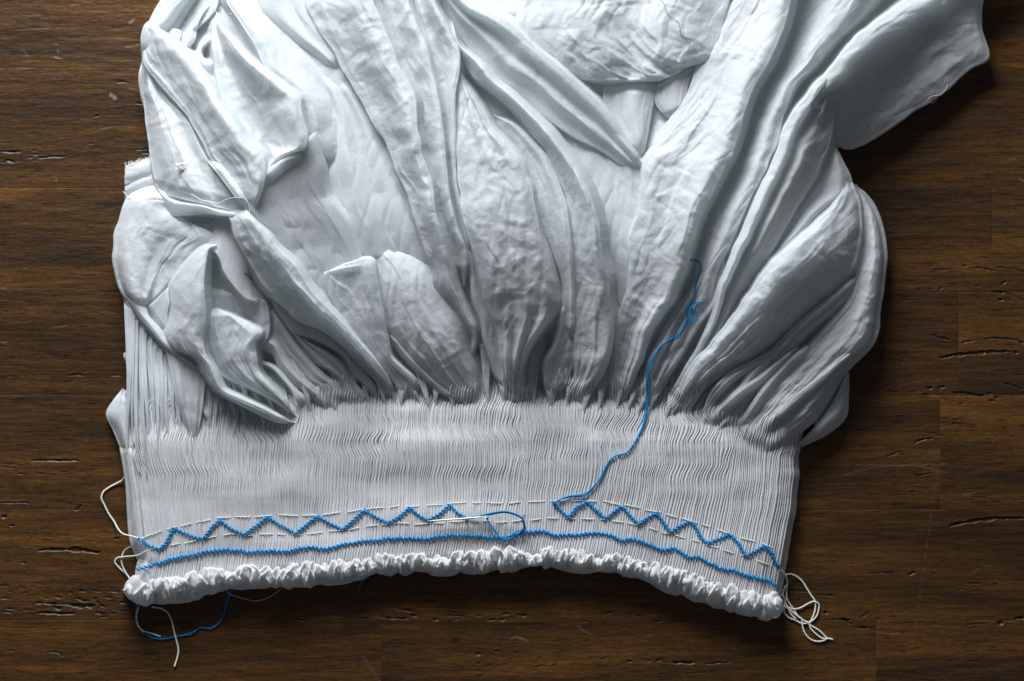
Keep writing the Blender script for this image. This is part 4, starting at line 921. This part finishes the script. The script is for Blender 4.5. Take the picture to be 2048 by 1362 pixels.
def thing_tube(name, label, cat, paths, mat, group=None, kids=()):
    o = tubes(name, paths, mat); o['label'] = label; o['category'] = cat
    if group: o['group'] = group
    return o
# long blue tail at the right, lying over the folds
def tail(pts): return [(x, y, z) for x, y, z in pts]
long1 = [(1107,1005,62),(1118,1000,66),(1138,994,66),(1160,993,67),(1172,990,68),(1186,976,68),(1198,960,68),(1208,940,68),(1220,920,69),(1230,912,70),(1250,908,72),(1262,896,76),(1276,872,82),(1287,845,88),(1293,815,94),(1295,790,98),(1293,765,104),(1296,740,110),(1306,715,116),(1318,697,122),(1326,688,124),(1345,680,126),(1360,672,128),(1368,655,128),(1374,640,128),(1372,622,128),(1380,607,128),(1388,590,132),(1391,570,134),(1398,548,132),(1402,536,130),(1399,525,128),(1390,520,126),(1380,521,126)]
long2 = [(1107,1006,61),(1120,999,64),(1140,992,65),(1160,990,66),(1174,985,67),(1188,972,67),(1201,956,67),(1211,936,67),(1222,919,68),(1233,911,69),(1252,906,71),(1264,893,75),(1278,870,81),(1289,843,87),(1295,813,93),(1297,788,97),(1295,764,103),(1298,742,109),(1309,716,115),(1321,693,121),(1329,686,124),(1350,674,127),(1362,664,128),(1371,645,128),(1376,636,129),(1386,618,130),(1391,622,130),(1392,636,130),(1386,648,130),(1382,640,130),(1381,622,130),(1388,609,130),(1398,604,130),(1407,605,130)]
def lift(P, dz): return [(x, y, z + dz) for x, y, z in P]
LT = [lift(long1, 4), lift(long2, 4)]
LONG_OBJ = None
def surf_ray(x, y, zmax=400):
    """height of whatever cloth lies under photo point (x,y)"""
    o = W3(np.array([x, y, zmax])); d = W3(np.array([x, y, 0.0])) - o
    dg = bpy.context.evaluated_depsgraph_get()
    hit, loc, nrm, idx, ob, mt = scene.ray_cast(dg, Vector(o), Vector(d).normalized())
    return loc.z / S if hit else 0.0
bpy.context.view_layer.update()
def drape(P, off=2.0, n=None):
    P = np.asarray(P, float)
    l = np.hypot(*np.diff(P[:, :2], axis=0).T).sum(); n = n or max(16, int(l / 5))
    C = catmull(P[:, :2], n); z = np.array([surf_ray(x, y) for x, y in C])
    # the thread bridges hollows instead of diving in
    for _ in range(10):
        zs = np.convolve(np.pad(z, (3, 3), 'edge'), np.ones(7) / 7, 'same')[3:-3]; z = np.maximum(z, zs)
    return np.column_stack([C, z + off])
D1 = drape(long1, 2.4); D2 = drape(long2, 3.2)
thing_tube('blue_thread', 'long blue floss tail running up over the folds from the right zigzag', 'thread',
           plies(D1, 1.5, twist=8) + plies(D2, 1.4, twist=9), M_blue)
# working loop near the needle
lp1 = [(933,1037,62),(950,1034,66),(970,1029,72),(990,1025,78),(1010,1023,80),(1030,1028,78),(1044,1036,74),(1049,1048,70),(1050,1060,66),(1045,1066,64),(1030,1072,63),(1020,1077,63),(1005,1078,64),(994,1068,65),(984,1054,66),(976,1042,66),(975,1035,66)]
lp2 = [(933,1038,61),(952,1035,65),(972,1031,70),(992,1027,76),(1010,1025,78),(1028,1029,77),(1041,1035,74),(1047,1044,72),(1047,1058,68),(1038,1068,64),(1022,1071,64),(1010,1074,63),(1000,1074,64),(990,1060,66),(980,1050,67),(975,1040,67),(974,1036,66)]
lp3 = [(1020,1073,63),(1032,1064,66),(1046,1058,70),(1047,1046,73),(1046,1038,76),(1049,1029,77)]
thing_tube('blue_thread', 'slack loop of blue floss hanging from the needle above the cable stitching', 'thread',
           plies(lp1, 1.5, twist=8) + plies(lp2, 1.3, twist=9) + plies(lp3, 1.3, twist=9), M_blue)
# needle
nx = np.linspace(0, 1, 26); NPn = np.stack([855 + 122 * nx, 1042 - 9 * nx + 1.5 * nx * (1 - nx), 72 + 3 * nx], 1)
nr_ = np.interp(nx, [0, .02, .12, .4, .85, .93, .98, 1], [.1, .5, 1.2, 1.6, 1.5, 1.8, 1.4, .4])
need = bpy.data.objects.new('needle', None); scene.collection.objects.link(need)
need['label'] = 'steel sewing needle lying through the end of the left blue zigzag row'; need['category'] = 'needle'
tubes('shaft', [(NPn[:23], nr_[:23])], M_steel, need, 10)
eye = []
for sgn in (1, -1):
    e_ = np.linspace(0, 1, 12); c0 = NPn[22]; c1 = NPn[25]
    pp = c0[None] * (1 - e_[:, None]) + c1[None] * e_[:, None]; pp[:, 1] += sgn * 1.5 * np.sin(e_ * math.pi); eye.append((pp, np.full(12, .65)))
tubes('eye', eye, M_steel, need, 8)
tubes('stitch_loop', plies([(930,1034,60),(931,1036,66),(932,1039,68),(933,1043,66),(933,1045,58)], 1.5, twist=9), M_blue, gar)
# blue thread on the table at the lower left
thing_tube('blue_thread', 'thin dark blue thread curving on the table below the left end of the ruffle', 'thread',
    [(catmull([(472,1172,12),(460,1185,4),(452,1205,2),(447,1230,2),(435,1248,2),(420,1256,2),(402,1257,2),(380,1266,2),(350,1274,2),(328,1279,2),(305,1276,2),(290,1268,2),(278,1256,2),(272,1240,2),(273,1225,4),(270,1208,10)], 160), .95),
     (catmull([(474,1172,12),(462,1187,5),(454,1206,3),(448,1228,3),(437,1247,3),(421,1258,3),(404,1255,3),(382,1268,3),(352,1273,3),(330,1277,3),(307,1275,3),(291,1265,3),(280,1254,3),(275,1238,3),(276,1222,5),(272,1206,10)], 160), .8)], M_blue)
for q in [[(736,1155,10),(727,1160,4),(721,1168,2),(718,1176,2)], [(502,1176,8),(504,1184,3),(503,1192,2)], [(320,1208,8),(321,1220,3),(319,1231,2)], [(958,1150,6),(975,1162,2),(990,1158,2),(1000,1152,5)]]:
    pass
thing_tube('blue_thread', 'short frayed blue thread end poking out under the ruffle left of centre', 'thread', [(catmull([(738,1154,12),(728,1159,6),(721,1168,3),(716,1178,2)], 20), .9), (catmull([(738,1155,12),(730,1160,6),(724,1166,3),(722,1174,2)], 20), .7)], M_blue)
# cream threads, left
thing_tube('cream_thread', 'cream gathering thread hanging out left of the first zigzag peak in a wide bow', 'thread',
    plies([(290,1076,54),(277,1076,50),(262,1072,44),(245,1067,30),(237,1059,18),(229,1044,8),(218,1028,4),(209,1010,3),(203,995,3),(206,985,3),(218,975,3),(235,966,4),(245,960,8),(250,952,16)], 1.7, twist=9), M_cream)
thing_tube('cream_thread', 'cream thread looping left from the second basting row back under the ruffle', 'thread',
    plies([(305,1098,56),(290,1103,54),(280,1109,46),(265,1112,30),(245,1114,14),(233,1117,6),(230,1122,4),(238,1135,3),(248,1144,4),(258,1155,8),(266,1166,20)], 1.6, twist=9)
    + plies([(262,1093,30),(250,1100,14),(244,1112,10),(244,1128,8),(250,1142,8),(258,1155,12),(268,1168,22)], 1.5, twist=9), M_cream)
thing_tube('cream_thread', 'stiff cream thread hanging from the ruffle corner with a clubbed end on the table', 'thread',
    plies([(304,1214,10),(322,1217,6),(334,1224,4),(343,1240,3),(348,1262,3),(354,1285,3),(357,1300,3),(354,1318,3),(350,1330,3)], 1.7, twist=8) + [(np.array([(351,1326,3.2),(350,1331,3.4),(349,1334,3)], float), np.array([1.6,2.6,1.2]))], M_cream)
thing_tube('cream_thread', 'short cream thread crossing the blue one below the ruffle corner', 'thread',
    plies([(277,1214,10),(273,1228,5),(273,1242,4),(278,1254,4),(288,1264,4)], 1.7, twist=8) + plies([(286,1262,5),(300,1266,3),(312,1270,3),(321,1273,3)], 1.4, twist=8), M_cream)
# cream tangle right
tangle = [[(1562,1140,40),(1570,1149,28),(1575,1165,14),(1573,1180,6),(1575,1200,4),(1585,1215,3),(1597,1233,3),(1612,1243,4),(1622,1245,4)],
 [(1570,1150,26),(1580,1148,12),(1592,1152,6),(1605,1163,3),(1614,1177,3),(1622,1190,3),(1630,1202,3),(1631,1215,3),(1628,1228,3),(1620,1245,4)],
 [(1574,1213,5),(1586,1218,4),(1600,1216,4),(1615,1208,4),(1628,1203,5),(1637,1207,4),(1637,1222,3),(1632,1234,3),(1622,1243,4),(1605,1247,3),(1590,1240,3),(1576,1234,3),(1568,1222,3),(1568,1212,4),(1571,1200,5),(1565,1192,14),(1560,1188,24)],
 [(1562,1208,10),(1575,1216,6),(1590,1228,4),(1608,1241,4),(1624,1252,3),(1640,1262,3),(1650,1272,3),(1656,1278,3)],
 [(1604,1240,4),(1605,1252,3),(1611,1268,3),(1622,1279,3),(1636,1283,3),(1650,1280,3),(1656,1277,3),(1666,1279,3)],
 [(1619,1244,4),(1620,1254,3),(1630,1266,3),(1644,1276,3),(1655,1278,3)],
 [(1572,1170,12),(1566,1186,8),(1574,1212,5),(1582,1228,4),(1592,1238,4)]]
thing_tube('thread_tangle', 'tangle of cream gathering threads on the wood beside the right end of the ruffle', 'thread', sum([plies(q, 1.55, twist=9) for q in tangle], []), M_cream)
# fine white threads
def fuzz(name, label, pts, r_=.5, mat=M_white, on=True):
    P = drape([(a, b, 0) for a, b in pts], .9) if on else np.array(pts, float)
    return thing_tube(name, label, 'thread', [(catmull(P, len(P) * 3), r_)], mat)
fuzz('white_thread', 'fine white thread lying across the crossing of the left folds', [(382,388),(395,395),(402,400),(415,402),(428,406),(440,405),(450,400),(470,395),(490,398),(498,410),(500,428)], .7)
fuzz('white_thread', 'wavy fine thread on the crumpled lump at the top', [(1318,-5),(1328,8),(1332,22),(1342,34),(1356,44),(1360,58),(1362,70),(1376,76),(1392,80),(1403,88),(1406,104)], .6, plain('grey_thread', (.25,.26,.28), .8))
fuzz('white_thread', 'fine stray thread sticking out under the right sleeve', [(1896,168),(1892,178),(1880,190),(1866,192),(1856,200),(1864,206),(1876,196)], .5)
fuzz('white_thread', 'hair-thin white thread drooping below the left part of the ruffle', [(454,1176),(456,1186),(470,1192),(490,1198),(510,1202),(530,1198),(552,1186),(564,1176)], .6)
fuzz('white_thread', 'tiny white thread end on the puff beside the raw cuff', [(246,383),(252,389),(257,396),(262,397)], .7)
fuzz('dark_hair', 'short dark thread in the hollow under the diagonal fold', [(489,546),(497,552),(505,561)], .8, M_dark)
fuzz('dark_hair', 'thin dark thread in the shaded hollow of the left puff', [(376,452),(396,443),(416,446),(428,438),(433,428)], .35, M_dark)
fuzz('white_thread', 'thin white thread lying over the tops of the upper left folds', [(405,15),(420,10),(430,20),(436,30),(445,38),(452,30),(460,27),(474,36)], .5)
# knotted ball of thread
kn = np.random.default_rng(4); pk = []
for i in range(46):
    a = i * 1.9; pk.append((365 + 13 * math.cos(a) * kn.uniform(.5, 1) + 3 * math.cos(a*.3), 332 + 9 * math.sin(a * 1.13) * kn.uniform(.5, 1) + .3 * (i % 9), 0))
zt = surf_ray(366, 332)
P = catmull(np.array(pk), 400); P[:, 2] = zt + 3 + 2 * np.sin(np.arange(400) * .3) + (P[:, 1] - 332) * 0
tk = thing_tube('thread_knot', 'little matted ball of white thread on the left fold', 'thread', [(P, .55)], M_white)
# frayed fuzz on the cuff
fz = []
kf = np.random.default_rng(14)
for i in range(60):
    x = kf.uniform(252, 306); y = np.interp(x, [252, 280, 312], [331, 322, 314]); a = kf.uniform(-2.6, -.6); l = kf.uniform(2, 7)
    fz.append((np.array([(x, y + 3, 42), (x + math.cos(a) * l * .5, y + math.sin(a) * l * .5, 43), (x + math.cos(a + .4) * l, y + math.sin(a + .4) * l, 40)]), .3))
for i in range(16):
    y = kf.uniform(334, 372); a = kf.uniform(2.2, 4.0); l = kf.uniform(2, 5)
    fz.append((np.array([(254, y, 36), (254 + math.cos(a) * l, y + math.sin(a) * l, 36), (254 + math.cos(a + .5) * l * 1.5, y + math.sin(a + .5) * l * 1.5, 34)]), .3))
fo = tubes('frayed_edge', fz, M_white, gar, 4); fo['kind'] = 'stuff'
